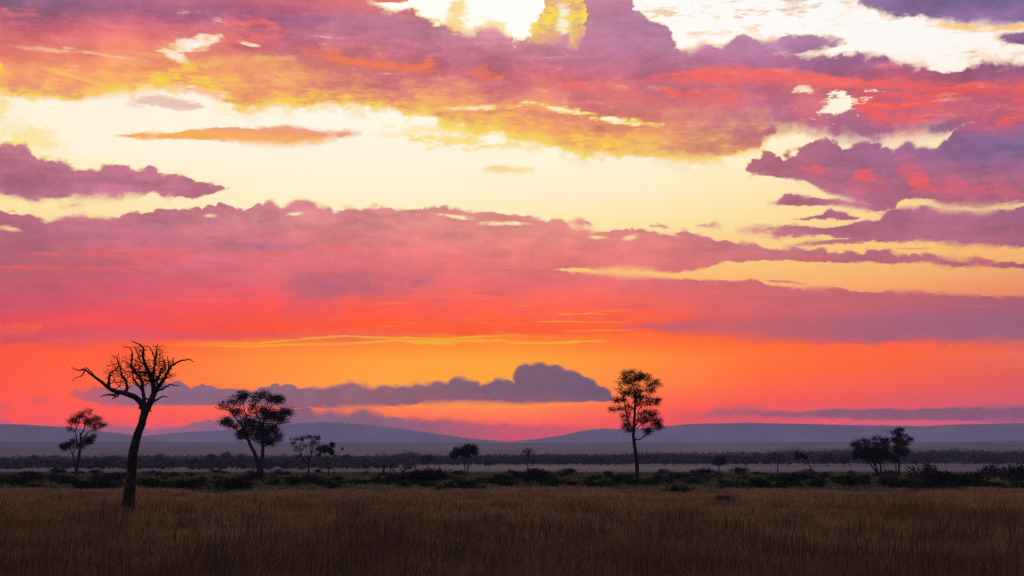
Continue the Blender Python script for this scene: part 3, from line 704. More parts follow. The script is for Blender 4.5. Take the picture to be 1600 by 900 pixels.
def leaf_cards(C, size, r, flat=.6):
    """small bent leaf-sprays at centres C"""
    n = len(C)
    a = r.random(n) * 6.283; tz = (r.random(n) - .5) * 2 * flat
    s = size * (.55 + .8 * r.random(n))
    u = np.stack([np.cos(a), np.sin(a), tz], -1); v = np.stack([-np.sin(a) * .4, np.cos(a) * .4, .7 + 0 * a], -1)
    u = u * s[:, None] / 2; v = v * (s * (.35 + .4 * r.random(n)))[:, None] / 2
    P = np.stack([C - u, C - v * 1.1 + u * .1, C + u, C + v * .9 - u * .15], 1)
    return P.reshape(-1, 3), [(np.arange(n) * 4)[:, None] + np.array([[0, 1, 2, 3]])]

def grow(stems, blobs, s, seed, jitter=.16, tip=.5, step=3.0, up=.0, dens=1.0, depth=.8, leaf=5.0, per=14, thick=None, power=2.3, spread=1.0, bare_twigs=0, wk=1.0):
    """A tree from main stems and crown masses, all in 'picture pixels' round the foot, s metres each.
    stems: list of (points [(x,z,y?)], width at start, width at end, parent stem or None).
    blobs: (x, z, rx, rz, number of shoots, leafiness).
    Returns chains per stem and leaf centres, in metres."""
    r = np.random.default_rng(seed)
    pos, par, own, rad = [], [], [], []
    for si, st in enumerate(stems):
        pts, w0, w1, pa = st[:4]
        wbig = w0[0] if isinstance(w0, list) else w0
        pts = [tuple(p) + (0,) * (3 - len(p)) for p in pts]
        P = np.array([(p[0], p[2], p[1]) for p in pts], float)
        # resample with a little crookedness
        L = np.concatenate([[0], np.cumsum(np.linalg.norm(np.diff(P, axis=0), axis=1))])
        k = max(3, int(L[-1] / step) + 1); t = np.linspace(0, L[-1], k)
        Q = np.stack([np.interp(t, L, P[:, i]) for i in range(3)], -1)
        if k > 4:
            Q[1:-1] = .25 * Q[:-2] + .5 * Q[1:-1] + .25 * Q[2:]
            wob = r.normal(0, 1, (k, 3)); wob[0] = 0
            kink = wob.copy(); wob = np.cumsum(wob, 0); wob -= np.linspace(0, 1, k)[:, None] * wob[-1]
            Q += wob * jitter * .6; Q[1:-1] += kink[1:-1] * jitter * (1.5 if wbig < 7 else .4)
        ww = (np.interp(t, L, w0) if isinstance(w0, list) else np.interp(t, [0, L[-1]], [w0 * wk, w1 * wk])) / 2

        base = len(pos); prev = -1
        if pa is not None:
            PA = np.array(pos); cand = [i for i in range(len(pos)) if own[i] == pa]
            prev = cand[int(np.argmin(np.linalg.norm(PA[cand] - Q[0], axis=1)))]
            Q[0] = pos[prev]
        for i in range(k):
            if pa is not None and i == 0: continue
            pos.append(Q[i]); par.append(prev); own.append(si); rad.append(ww[i]); prev = len(pos) - 1
    nman = len(pos)
    # shoots
    A, leafy = [], []
    for (cx, cz, rx, rz, n, lf) in blobs:
        n = int(n * dens)
        v = r.normal(0, 1, (n, 3)); v /= np.linalg.norm(v, axis=1)[:, None]; v *= (r.random(n) ** .42)[:, None] * 1.2
        cy = r.normal(0, rx * .45 * depth)
        A.append(np.stack([cx + v[:, 0] * rx, cy + v[:, 1] * rx * depth, cz + v[:, 2] * rz], -1)); leafy += [lf] * n
    A = np.concatenate(A); leafy = np.array(leafy)
    pos = list(pos)
    MAN = np.array(pos)
    dd = np.array([np.min(np.linalg.norm(MAN - a, axis=1)) for a in A]); order = np.argsort(dd)
    arr = np.zeros((nman + len(A) * 40, 3)); arr[:nman] = MAN; cnt = nman
    par = list(par) + []; own = list(own); rad = list(rad)
    okn = np.zeros(len(arr), bool); okn[:nman] = np.array([z > .0 for z in range(nman)])
    # shoots may not leave the lower third of the first stem
    zt = np.percentile(A[:, 2], 3)
    okn[:nman] = (MAN[:, 2] > zt * .82) | (np.array(own[:nman]) > 0)
    tips = []
    for ai in order:
        a = A[ai]; cand = arr[:cnt]
        v = a - cand; dist = np.linalg.norm(v, axis=1)
        cost = dist + np.maximum(0, -v[:, 2]) * 1.2; cost[~okn[:cnt]] += 1e4
        b = int(np.argmin(cost)); L = dist[b]
        k = max(1, min(30, int(L / step)))
        p0 = arr[b].copy(); o = own[b]; prev = b
        bend = r.normal(0, 1, 3) * L * jitter; bend[2] -= up * L
        for i in range(1, k + 1):
            t = i / k
            p = p0 + (a - p0) * t + bend * math.sin(t * math.pi) + r.normal(0, jitter * step * .8, 3) * (i < k)
            if cnt >= len(arr): break
            arr[cnt] = p; par.append(prev); own.append(o); rad.append(0); okn[cnt] = True; prev = cnt; cnt += 1
        tips.append((prev, leafy[ai]))
        for _ in range(bare_twigs):
            if cnt + 2 >= len(arr): break
            j = prev; 
            for __ in range(int(r.integers(0, max(1, k)))): j = par[j] if par[j] >= 0 else j
            if j < nman and own[j] == 0: j = prev
            d = r.normal(0, 1, 3); d[2] = abs(d[2]) * .6 - .1; d /= np.linalg.norm(d); l = r.random() * 6 + 2
            pj = j
            for q in (1, 2):
                arr[cnt] = arr[pj] + d * l / 2 + r.normal(0, .5, 3); par.append(pj); own.append(own[pj]); rad.append(0); okn[cnt] = True; pj = cnt; cnt += 1
    arr = arr[:cnt]; par = np.array(par)
    # pipe model for everything grown
    kids = [[] for _ in range(cnt)]
    for i in range(cnt):
        if par[i] >= 0: kids[par[i]].append(i)
    acc = np.zeros(cnt)
    for i in range(cnt - 1, -1, -1):
        if not kids[i]: acc[i] = (tip / 2) ** power
        if i >= nman and rad[i] == 0: rad[i] = acc[i] ** (1 / power)
        if par[i] >= 0 and i >= nman: acc[par[i]] += acc[i]
    rad = np.array(rad)
    # grown wood never thicker than its parent
    for i in range(nman, cnt):
        rad[i] = min(rad[i], rad[par[i]] * .92 + .02)
    chains = {}
    seen = np.zeros(cnt, bool)
    for si in range(len(stems)):
        idx = [i for i in range(nman) if own[i] == si]
        if par[idx[0]] >= 0: idx = [par[idx[0]]] + idx
        rr = rad[idx].copy(); 
        if len(idx) > 1: rr[0] = rr[1]
        chains.setdefault(si, []).append((arr[idx] * s, rr * s))
    seen[:nman] = True
    leaves_n = [i for i in range(nman, cnt) if not kids[i]]
    depthn = np.zeros(cnt, int)
    for i in range(nman, cnt): depthn[i] = depthn[par[i]] + 1
    leaves_n.sort(key=lambda i: -depthn[i])
    for i in leaves_n:
        path = [i]; j = i
        while not seen[j]:
            seen[j] = True; j = par[j]; path.append(j)
        path = path[::-1]; rr = rad[path].copy(); rr[0] = min(rr[0], rr[1] * 1.05) if len(rr) > 1 else rr[0]
        chains.setdefault(own[i], []).append((arr[path] * s, rr * s))
    LC = []
    for tnode, lf in tips:
        n = int(per * 1.9 * lf + r.random())
        if n <= 0: continue
        p = arr[tnode]
        LC.append(p + r.normal(0, 1, (n, 3)) * np.array([leaf, leaf, leaf * .8]) * spread * 1.1)
    LC = np.concatenate(LC) * s if LC else np.zeros((0, 3))
    return chains, LC

def build_tree(name, px, d, stems, blobs, label, seed, cat='tree', group=None, leafsize=1.6, leafmat=None, bark=None, ntrunk=1, scale=None, z=0, **kw):
    s = d / F * .99 if scale is None else scale
    x, y, _ = spot(px, d)
    root = empty(name, (x, y, z + groundz(x, y)), label, cat, group)
    chains, LC = grow(stems, blobs, s, seed, **kw)
    tr = []
    for si in range(ntrunk): tr.append(chains[si][0])
    # a flare at the foot
    V, Fc = tubes([(P - np.array([0, 0, .12]) * (np.arange(len(P)) == 0)[:, None], R_) for P, R_ in tr], 10)
    mesh_obj('trunk', V, Fc, bark or M_BARK, root, True)
    rest = []
    for si, ch in chains.items():
        c = ch[1:] if si < ntrunk else ch
        if not c: continue
        if si < ntrunk: rest += c; continue
        V, Fc = tubes(c, 8); mesh_obj('branch', V, Fc, bark or M_BARK, root, True)
    if rest:
        V, Fc = tubes(rest, 6); tag(mesh_obj('twigs', V, Fc, bark or M_BARK, root, True), kind='stuff')
    if len(LC):
        V, Fc = leaf_cards(LC, leafsize * 1.05 * s, np.random.default_rng(seed + 5)); mesh_obj('crown', V, Fc, leafmat or M_LEAF, root)
    return root

def zoomed(pts, ox, oy, k, bx, by):
    """points read off an enlargement (offset ox,oy, k times) -> pixels from the tree's foot (bx,by)"""
    out = []
    for p in pts:
        x = ox + p[0] / k - bx; z = by - (oy + p[1] / k)
        out.append((x, z) + ((p[2],) if len(p) > 2 else ()))
    return out

# --- the dead tree
def Z1(*p): return zoomed(p, 80, 510, 3, 200, 797)
dead = [
 (Z1((360,868),(362,800),(368,720),(371,640),(374,570),(393,495),(412,440),(424,388)), [25,20,16,14.5,14,12.5,11.5,12.5], 0, None),
 (Z1((424,392),(405,350,-2),(370,322,-5),(330,308,-8),(290,300,-10),(262,285,-12),(235,262,-14),(205,240,-15),(180,222,-16),(155,201,-17),(125,208,-17),(95,194,-18)), 8.5, .8, 0),
 (Z1((426,388),(445,350,1),(458,310,3),(452,262,4),(435,215,3),(415,180,2),(402,140,2),(408,104,1),(382,82,0),(350,68,0)), 9, .9, 0),
 (Z1((422,388),(412,340,4),(405,300,8),(398,260,12),(385,230,13),(360,214,14),(345,190,14),(340,150,15),(345,122,15),(330,96,16),(295,90,17)), 5.5, .8, 0),
 (Z1((458,310,3),(490,275,-3),(515,240,-6),(532,205,-8),(555,180,-9),(590,160,-10),(622,152,-10),(648,168,-11)), 5.5, .8, 2),
 (Z1((454,262,4),(450,205,9),(455,150,11),(440,120,12),(425,96,12),(398,86,13)), 4, .7, 2),
 (Z1((330,308,-8),(346,285,-4),(332,250,0),(310,220,2),(300,190,3),(284,150,4),(290,124,4)), 4.2, .8, 1),
 (Z1((262,287,-12),(255,252,-8),(258,216,-6),(285,200,-4),(298,170,-2),(270,180,-2),(240,182,-2)), 3.4, .8, 1),
 (Z1((300,304,-10),(290,318,-12),(262,317,-14),(240,322,-15),(228,329,-16)), 4, 1, 1),
 (Z1((310,310,-8),(295,325,-4),(280,330,-2),(270,337,-1)), 3.2, 1, 1),
 (Z1((460,300,3),(490,290,8),(522,268,12),(548,270,13),(568,276,14)), 3.4, .9, 2),
 (Z1((448,352,1),(470,340,5),(492,322,8),(518,326,10)), 3.6, 1, 2),
 (Z1((452,262,4),(480,225,12),(500,190,15),(488,150,16),(478,145,16)), 3.4, .7, 2),
 (Z1((435,215,3),(400,215,-6),(372,200,-10),(345,172,-12),(318,160,-13)), 3.4, .7, 2),
 (Z1((455,152,11),(458,120,10),(463,80,10)), 2.4, .7, 5),
 (Z1((532,205,-8),(526,165,-4),(518,138,-3)), 2.6, .7, 4),
 (Z1((548,188,-9),(550,165,-9),(554,146,-9)), 2.6, 1.2, 4),
 (Z1((158,203,-17),(142,232,-19),(125,240,-20),(102,256,-21)), 2.0, .6, 1),
 (Z1((205,240,-15),(178,210,-12),(155,195,-11),(130,200,-10)), 2.2, .7, 1),
 (Z1((440,345,2),(424,330,-4),(415,322,-6)), 2.6, 1.6, 2),
 (Z1((405,300,8),(372,265,16),(350,240,20),(338,205,22),(300,205,24),(280,170,24)), 3.2, .7, 3),
 (Z1((470,260,0),(492,240,-12),(498,200,-16),(520,185,-18),(500,160,-18)), 3.2, .7, 4),
 (Z1((425,196,2),(395,170,12),(370,130,16),(358,100,16),(340,92,16)), 2.8, .7, 2),
 (Z1((395,382),(392,376),(398,370)), 3, 2, 0),
 (Z1((436,392),(446,388),(452,394)), 3.5, 1.6, 0),
]
db = []
for (x, y, rx, ry, n) in [(265,215,32,40,12),(250,255,28,20,8),(285,160,25,30,8),(520,180,30,30,10),(470,110,40,25,10),(300,230,45,35,26),(350,250,40,35,26),(400,230,50,40,44),(395,190,45,35,34),(440,230,40,35,34),(480,230,40,40,32),(510,240,30,30,22),(330,180,40,35,22),
                          (450,170,35,35,26),(500,190,35,35,22),(540,230,22,22,10),(380,140,30,30,14),(290,190,22,30,12),(475,140,25,25,12),(460,200,60,50,34),(420,250,50,25,30),(285,270,25,18,10),(400,110,30,20,10),(500,275,30,12,8)]:
    (cx, cz), = Z1((x, y)); db.append((cx, cz, rx / 3, ry / 3, n, 0))
build_tree('dead_tree', 200, 82, dead, db, 'large gnarled leafless dead tree with forked crown, standing in the brown grass at left', 11,
           scale=82 / F * 1.02, jitter=.28, tip=.6, step=2.2, depth=.9, power=2.35, up=.05, bare_twigs=1, dens=2.1, wk=1.25)

# --- leafy and thin trees behind the bushes
def Zf(ox, oy, k, bx, by): return lambda *p: zoomed(p, ox, oy, k, bx, by)
def blobsz(Z, k, L, dens=1.0):
    out = []
    for (x, y, rx, ry, n, lf) in L:
        (cx, cz), = Z((x, y)); out.append((cx, cz, rx / k, ry / k, int(n * dens), lf))
    return out

Z = Zf(80, 630, 7.5, 119, 742)
build_tree('savanna_tree', 119, 320, [
 (Z((295,850),(295,760),(315,640),(325,540),(330,430),(325,340)), 6.0, 3.2, None),
 (Z((285,790),(270,700),(245,600),(215,540),(190,500)), 3.2, 1.2, 0),
 (Z((245,590),(258,540),(240,500)), 1.8, 1.0, 1),
 (Z((300,500),(280,400),(265,330),(235,310),(200,280)), 2.8, 1.0, 0),
 (Z((345,410),(400,350),(440,310),(480,300)), 2.2, .9, 0),
 (Z((330,370),(375,290),(370,220),(400,140)), 2.4, .9, 0),
 (Z((265,335),(270,280),(310,230),(300,160)), 1.8, .8, 3),
 ], blobsz(Z, 7.5, [(200,200,45,30,16,.55),(280,160,60,40,20,.6),(270,215,50,30,12,.6),(420,220,70,50,26,1.1),(400,100,50,30,14,.5),(510,180,50,35,14,.8),(550,250,60,25,16,.9),(480,290,45,22,10,.6),(340,130,40,30,10,.5),(210,290,30,20,8,.7),(620,240,25,20,4,.2),
   (430,430,60,35,26,1.3),(480,380,25,10,5,1.),(360,480,45,30,10,.9),(160,490,50,30,22,1.3),(220,450,50,35,14,1.0),(150,520,30,18,8,1.3),(290,490,40,25,8,.8)]),
 'slender tree with a thin see-through two-tiered crown, left of the dead tree', 21, tip=.62, step=2.5, leaf=2.5, per=20, dens=1.3, leafsize=1.7, jitter=.14)

Z = Zf(320, 590, 5, 405, 750)
build_tree('savanna_tree', 405, 300, [
 (Z((425,810),(425,740),(405,660),(375,600),(335,520),(300,440),(270,370)), 8.0, 2.6, None),
 (Z((445,810),(440,740),(447,650),(448,560),(450,470),(440,380)), 8.0, 3.0, None),
 (Z((450,570),(490,545),(520,530),(550,500)), 2.8, 1.0, 1),
 (Z((460,480),(510,420),(570,380),(620,330)), 2.8, .9, 1),
 (Z((345,540),(260,440),(230,430),(190,390)), 2.6, .9, 0),
 (Z((280,400),(215,320),(190,280),(130,230)), 2.6, .8, 0),
 (Z((300,440),(310,330),(290,240),(300,160)), 2.6, .8, 0),
 (Z((445,400),(470,300),(480,200)), 2.4, .8, 1),
 (Z((440,400),(390,300),(380,200)), 2.4, .8, 1),
 (Z((470,300),(520,240),(570,190)), 2.0, .8, 7),
 ], blobsz(Z, 5, [(290,165,40,32,22,1.2),(230,210,55,45,22,.35),(160,230,55,45,20,.2),(115,250,30,30,10,.2),(150,365,42,22,20,1.3),(245,300,40,28,18,1.1),(210,400,40,25,12,.9),(330,400,65,55,46,1.6),(290,480,50,30,26,1.5),(350,300,50,50,16,.5),
   (400,190,50,40,22,.45),(450,170,40,35,18,.8),(510,190,35,30,16,1.0),(570,195,42,28,20,1.2),(460,310,65,50,38,1.5),(545,330,70,45,38,1.5),(630,300,45,32,22,1.3),(600,370,60,30,16,.5),(470,430,75,50,42,1.6),(500,520,70,30,30,1.5),(400,480,50,40,20,1.3),(575,480,30,25,10,.5),(540,440,50,40,14,.7),(370,240,30,30,8,.6)]),
 'broad tree with two stems and a dense dark wide crown, right of the dead tree', 22, ntrunk=2, tip=.62, step=2.5, leaf=3.2, per=16, leafsize=1.8, jitter=.17, bare_twigs=2, dens=1.6)

Z = Zf(440, 670, 10, 482, 742)
build_tree('savanna_tree', 482, 330, [
 (Z((425,760),(420,650),(415,560),(440,480),(455,400),(460,330)), 3.8, 1.6, None),
 (Z((415,570),(350,490),(310,430),(290,340),(280,260)), 2.0, .8, 0),
 (Z((450,430),(480,330),(500,260)), 1.6, .7, 0),
 (Z((440,470),(400,400),(380,330)), 1.4, .7, 0),
 ], blobsz(Z, 10, [(200,160,70,20,12,.9),(330,140,70,25,14,.7),(440,130,60,30,16,.8),(545,130,35,30,10,1.3),(180,220,40,20,8,.8),(310,170,30,25,8,.7),(460,220,50,40,16,.9),(560,190,60,60,16,.25),(280,280,70,70,16,.2),(370,280,60,60,14,.3),(250,420,50,40,10,.8),(390,430,40,50,10,.7),(480,330,50,60,12,.5),(230,320,40,40,8,.2)]),
 'pale airy tree with sparse spreading branches, immediately right of the broad tree', 23, tip=.55, step=2.2, leaf=1.5, per=12, bare_twigs=1, leafsize=1.4, jitter=.14)

Z = Zf(440, 670, 10, 515, 742)
build_tree('savanna_tree', 515, 322, [
 (Z((745,760),(735,650),(715,570),(690,500),(680,470)), 2.6, 1.4, None),
 (Z((682,475),(640,440),(600,410)), 1.3, .8, 0),
 (Z((690,500),(700,450),(730,420),(755,390)), 1.4, .8, 0),
 (Z((680,470),(690,420),(660,370)), 1.2, .7, 0),
 ], blobsz(Z, 10, [(640,280,60,22,18,1.6),(700,300,60,40,26,1.8),(770,330,35,55,24,1.8),(780,240,40,28,16,1.6),(570,310,50,18,12,1.4),(590,400,35,14,8,1.3),(790,380,20,15,6,1.2),(640,340,50,25,14,1.5)]),
 'small umbrella-shaped tree with a solid dark top, beside the pale airy tree', 24, tip=.55, step=2.2, leaf=1.6, per=13, leafsize=1.5, jitter=.1)

Z = Zf(440, 670, 10, 522, 742)
build_tree('sapling', 522, 326, [
 (Z((822,760),(822,600),(820,480),(825,340)), 1.3, .5, None),
 (Z((835,440),(870,390),(910,350),(940,310)), .8, .5, 0),
 ], blobsz(Z, 10, [(942,305,18,8,6,1.5),(820,350,14,25,3,0),(870,390,12,12,2,0)]),
 'thin bare sapling with one leafy tuft on a side branch, right of the umbrella-shaped tree', 25, cat='sapling', tip=.35, step=2.2, leaf=1.1, per=8, leafsize=1.3, jitter=.06)

Z = Zf(540, 640, 4.444, 730, 742)
build_tree('savanna_tree', 730, 330, [
 (Z((848,450),(848,400),(840,350),(825,320)), 2.0, 1.0, None),
 (Z((835,450),(826,400),(822,350),(800,325)), 1.8, .9, None),
 (Z((850,410),(862,360),(872,320)), 1.4, .9, 0),
 ], blobsz(Z, 4.444, [(745,315,22,22,20,1.7),(785,290,38,26,40,1.8),(840,275,45,28,46,1.8),(890,280,28,26,30,1.7),(850,310,40,16,20,1.4),(870,250,30,12,12,1.2),(905,295,14,14,8,1.3)]),
 'small flat-topped tree with a solid dark crown on thin stems, standing alone at the centre', 26, ntrunk=2, tip=.62, step=2.2, leaf=1.8, per=13, leafsize=1.7, jitter=.08)

Z = Zf(540, 640, 4.444, 825, 742)
build_tree('savanna_tree', 825, 400, [
 (Z((1268,450),(1267,400),(1275,360),(1270,330)), 1.8, .8, None),
 (Z((1268,405),(1290,400),(1310,385)), .9, .5, 0),
 ], blobsz(Z, 4.444, [(1250,305,25,16,16,1.2),(1270,295,25,12,12,1.1),(1300,320,35,30,24,.25),(1240,340,30,30,16,.2),(1310,360,26,30,14,.2)]),
 'small faint wispy tree, between the flat-topped tree and the tall centre tree', 27, tip=.42, step=2.2, leaf=1.5, per=8, leafsize=1.4, jitter=.14)

Z = Zf(900, 560, 4.09, 995.5, 756)
build_tree('tall_tree', 995.5, 196, [
 (Z((392,810),(392,740),(390,640),(378,560),(370,500),(372,440),(380,360),(385,280),(385,200)), 7.2, 3.0, None),
 (Z((385,512),(398,522),(420,512),(450,485),(490,462)), 2.6, 1.0, 0),
 (Z((380,440),(400,400),(400,350),(415,310),(460,295),(520,285)), 2.4, .9, 0),
 (Z((365,450),(340,400),(325,340),(315,270),(300,200),(285,150)), 2.4, .7, 0),
 (Z((385,290),(400,240),(430,210),(470,190)), 2.2, .8, 0),
 (Z((385,230),(370,170),(350,120)), 2.0, .7, 0),
 (Z((388,450),(410,430),(440,400),(470,380)), 1.8, .8, 0),
 (Z((320,325),(290,330),(250,320)), 1.3, .6, 3),
 ], blobsz(Z, 4.09, [(330,110,40,28,22,.9),(390,110,45,30,28,1.0),(440,120,45,28,26,1.0),(500,160,45,25,24,1.0),(470,200,45,25,20,.8),(360,150,50,30,24,1.0),(400,190,35,30,12,.6),(290,150,30,40,14,.3),(350,220,60,22,30,1.2),(280,262,45,14,22,1.2),(400,250,40,25,20,1.0),(460,260,50,20,22,1.0),(520,270,35,20,18,1.0),(440,290,50,15,14,.9),(240,320,28,16,12,.7),(290,320,30,12,10,.7),
   (320,360,35,40,20,.9),(330,430,35,35,22,1.1),(350,300,30,30,14,.9),(470,350,50,30,30,1.1),(500,390,55,35,32,1.1),(420,400,35,35,20,1.0),(530,430,35,25,20,1.1),(460,465,32,22,16,1.4),(350,460,30,15,8,.9),(270,200,20,20,6,.2),(360,80,30,12,8,.6)]),
 'tall slim tree on a long bare trunk, right of the middle against orange sky', 28, tip=.6, step=2.6, leaf=2.4, per=13, leafsize=1.7, jitter=.17, bare_twigs=1, dens=1.5)

Z = Zf(1060, 640, 2.963, 1124, 744)
build_tree('savanna_tree', 1124, 330, [
 (Z((188,310),(188,285),(190,265)), 2.2, 1.4, None),
 (Z((190,268),(175,250),(165,240)), 1.1, .6, 0), (Z((190,268),(205,250),(215,238)), 1.1, .6, 0),
 ], blobsz(Z, 2.963, [(190,235,30,16,60,1.3),(168,252,18,10,22,1.0),(212,250,18,10,22,1.0),(190,252,24,12,30,1.2)]),
 'small rounded twiggy tree at right of the tall slim tree', 29, tip=.55, step=2.0, leaf=1.3, per=7, leafsize=1.4, jitter=.12)
Z = Zf(1060, 640, 2.963, 1215, 744)
build_tree('savanna_tree', 1215, 420, [
 (Z((460,310),(460,285),(462,268)), 2.0, 1.1, None),
 (Z((462,275),(445,258),(432,245)), .9, .5, 0), (Z((462,270),(475,250),(485,235)), .9, .5, 0),
 ], blobsz(Z, 2.963, [(455,235,36,18,80,.4),(425,252,24,12,30,.45),(470,255,22,12,24,.35),(402,256,14,10,16,.5)]),
 'faint leafless wide tree with fine twigs, second right of the tall slim tree', 30, wk=1.3, tip=.55, step=2.0, leaf=1.2, per=6, leafsize=1.0, jitter=.14)
Z = Zf(1060, 640, 2.963, 1270, 746)
build_tree('savanna_tree', 1270, 320, [
 (Z((622,312),(615,280),(605,255),(592,232),(582,220)), 1.7, .8, None),
 (Z((628,315),(626,285),(625,275)), 1.0, .6, None),
 ], blobsz(Z, 2.963, [(560,215,16,9,26,1.8),(575,225,20,10,22,1.5),(548,232,8,6,8,1.3),(590,232,10,8,8,.7),(632,262,8,6,5,.2)]),
 'small thin tree leaning left with its dark crown to one side', 31, wk=1.4, ntrunk=2, tip=.7, step=2.0, leaf=1.4, per=11, leafsize=1.4, jitter=.08)

Z = Zf(1300, 650, 8.89, 1370, 748)
build_tree('thicket_tree', 1371, 300, [
 (Z((640,890),(600,790),(540,720),(500,670),(450,600)), 3.4, 1.6, None),
 (Z((650,890),(625,800),(590,720),(560,640)), 2.4, 1.2, None),
 (Z((500,705),(460,700),(455,670)), 1.2, .7, 0),
 (Z((655,890),(640,790),(610,730),(600,650)), 1.8, 1.0, None),
 ], blobsz(Z, 8.89, [(430,400,100,45,44,2.0),(340,480,60,90,44,2.0),(460,520,110,90,80,2.3),(370,590,70,50,36,2.0),(560,470,90,60,50,2.1),(560,600,90,80,56,2.2),(640,520,50,90,30,2.0),(620,650,60,50,26,2.0),(310,420,40,30,12,1.6)]),
 'low broad tree with solid round black crown, leftmost of three clumped trees at right', 32, ntrunk=2, tip=.62, step=2.3, leaf=2.0, per=5, leafsize=1.8, jitter=.12)
Z = Zf(1300, 650, 8.89, 1380, 748)
build_tree('thicket_tree', 1379, 304, [
 (Z((688,890),(685,780),(690,690),(700,600),(715,500)), 3.6, 1.6, None),
 (Z((742,890),(748,790),(735,710),(740,620)), 1.8, 1.0, None),
 (Z((700,600),(660,480),(640,400)), 1.5, .8, 0),
 ], blobsz(Z, 8.89, [(620,355,35,28,16,2.0),(700,330,40,18,10,1.1),(750,390,70,50,44,2.0),(720,470,90,60,56,2.1),(700,580,90,70,56,2.2),(790,570,60,70,40,2.2),(660,420,50,30,16,1.5)]),
 'slim tree with knobbly dark crown, middle one of the clump of three at right', 33, ntrunk=2, tip=.62, step=2.3, leaf=1.8, per=5, leafsize=1.8, jitter=.12)
Z = Zf(1300, 650, 8.89, 1402, 748)
build_tree('thicket_tree', 1403, 298, [
 (Z((920,890),(925,780),(930,680),(925,580),(930,450),(935,350)), 4.0, 1.6, None),
 (Z((885,890),(885,780),(880,690),(890,600)), 2.4, 1.2, None),
 (Z((930,420),(860,320),(830,240),(790,210)), 1.2, .5, 0),
 (Z((925,460),(1000,400),(1070,360)), 1.5, .8, 0),
 ], blobsz(Z, 8.89, [(960,215,45,30,22,2.0),(900,250,50,30,22,1.8),(950,290,50,40,26,1.9),(900,350,60,50,40,2.0),(970,400,70,60,46,2.0),(1030,310,22,20,8,1.8),(1085,350,45,35,22,1.8),(1040,410,50,30,18,1.7),(900,480,70,60,50,2.2),(960,540,90,60,56,2.2),(880,620,60,50,36,2.2),(1000,500,70,40,30,2.0),(800,240,45,40,10,.08),(1120,360,15,12,4,.9)]),
 'tallest rugged tree of the three clumped at right, bare twigs at its top', 34, ntrunk=2, tip=.6, step=2.3, leaf=1.9, per=5, leafsize=1.8, jitter=.12)

# --- fallen dead tree
def fallen():
    s = 280 / F; x, y, _ = spot(636, 280)
    root = empty('fallen_tree', (x, y, 0), 'fallen dead tree with jagged limbs lying among the bushes at centre left', 'fallen tree')
    Z = Zf(540, 640, 4.444, 636, 746)
    def tb(pts, w0, w1):
        P = np.array([(a[0] * s, (a[2] if len(a) > 2 else 0) * s, a[1] * s) for a in Z(*pts)])
        return P, np.linspace(w0, w1, len(P)) * s / 2
    V, Fc = tubes([tb([(360,462),(395,442),(412,412),(440,408,2),(470,404,3),(488,396,4)], 4.2, 1.2)]); mesh_obj('trunk', V, Fc, M_BARK, root, True)
    for pts, a, b in [([(400,440),(380,405,-2),(365,398,-3)], 2.4, 1), ([(262,450,3),(264,410,3),(266,388,3)], 4.2, 2.6), ([(268,405,3),(280,385,3)], 2.2, 1.2),
                      ([(415,440),(440,450,-3),(460,446,-4)], 2.2, 1), ([(372,455),(330,425,5),(300,402,6)], 2.0, .7), ([(330,425,5),(340,400,6),(352,396,6)], 1.3, .6), ([(395,455),(385,462,-4),(372,470,-5)], 2.4, 1.2)]:
        V, Fc = tubes([tb(pts, a, b)]); mesh_obj('branch', V, Fc, M_BARK, root, True)
fallen()

# ------------------------------------------------------------------ bushes
def bush_mesh(name, seed, w, h, n, mat, twiggy=False):
    r = np.random.default_rng(seed)
    k = int(r.integers(3, 7)); cs = []
    for i in range(k):
        cs.append((r.normal(0, w * .26), r.normal(0, w * .2), h * (.30 + .28 * r.random()), w * (.16 + .16 * r.random()), h * (.25 + .25 * r.random())))
    C = []
    for (cx, cy, cz, rx, rz) in cs:
        v = r.normal(0, 1, (n // k, 3)); v /= np.linalg.norm(v, axis=1)[:, None]; v *= (r.random(n // k) ** .4)[:, None] * (1 + .22 * r.normal(0, 1, n // k)[:, None])
        C.append(np.stack([cx + v[:, 0] * rx * 1.2, cy + v[:, 1] * rx * 1.2, np.maximum(.03, cz + v[:, 2] * rz)], -1))
    C = np.concatenate(C)
    V, Fc = leaf_cards(C, .27, r, .9)
    st = []
    for i in range(9 if twiggy else 5):
        a = r.random() * 6.28; q = np.array([0, 0, -.05]); e = np.array([math.cos(a) * w * .35 * r.random(), math.sin(a) * w * .3, h * (.7 + .45 * r.random())])
        m_ = (q + e) / 2 + r.normal(0, .1, 3); st.append((np.array([q, m_, e]), np.array([.04, .025, .01])))
    V2, F2_ = tubes(st)
    V = np.concatenate([V, V2]); Fc = [np.concatenate([Fc[0], F2_[0] + len(V) - len(V2)])]
    o = mesh_obj(name, V, Fc, mat)
    return o
protos = []
for i in range(10):
    w = [2.4, 3.2, 2.0, 4.0, 2.8, 1.6, 3.4, 2.2, 3.0, 1.8][i]; h = [1.3, 1.5, 1.2, 1.7, 1.1, 1.0, 1.4, 1.7, 1.25, .8][i]
    o = bush_mesh('bush', 100 + i, w, h, int(430 * w / 2.6), M_BUSH if i not in (2, 5) else M_BUSH2, i in (5, 7)); protos.append(o)
used = [False] * 10
def place_bush(px, d, i, sc, label, group=None, rz=None):
    src = protos[i]
    if used[i]: o = src.copy(); COL.objects.link(o)
    else: o = src; used[i] = True
    for k in ('label', 'group'):
        if k in o: del o[k]
    x, y, _ = spot(px, d); o.location = (x, y, groundz(x, y) - .03)
    o.rotation_euler = (0, 0, random.random() * 6.28 if rz is None else rz); o.scale = (sc * random.uniform(.9, 1.15), sc, sc * random.uniform(.85, 1.1))
    tag(o, label, 'bush', group)
    return o
place_bush(1131, 100, 0, .62, 'lone small dark bush out in the brown grass, in front of the scrub at right')
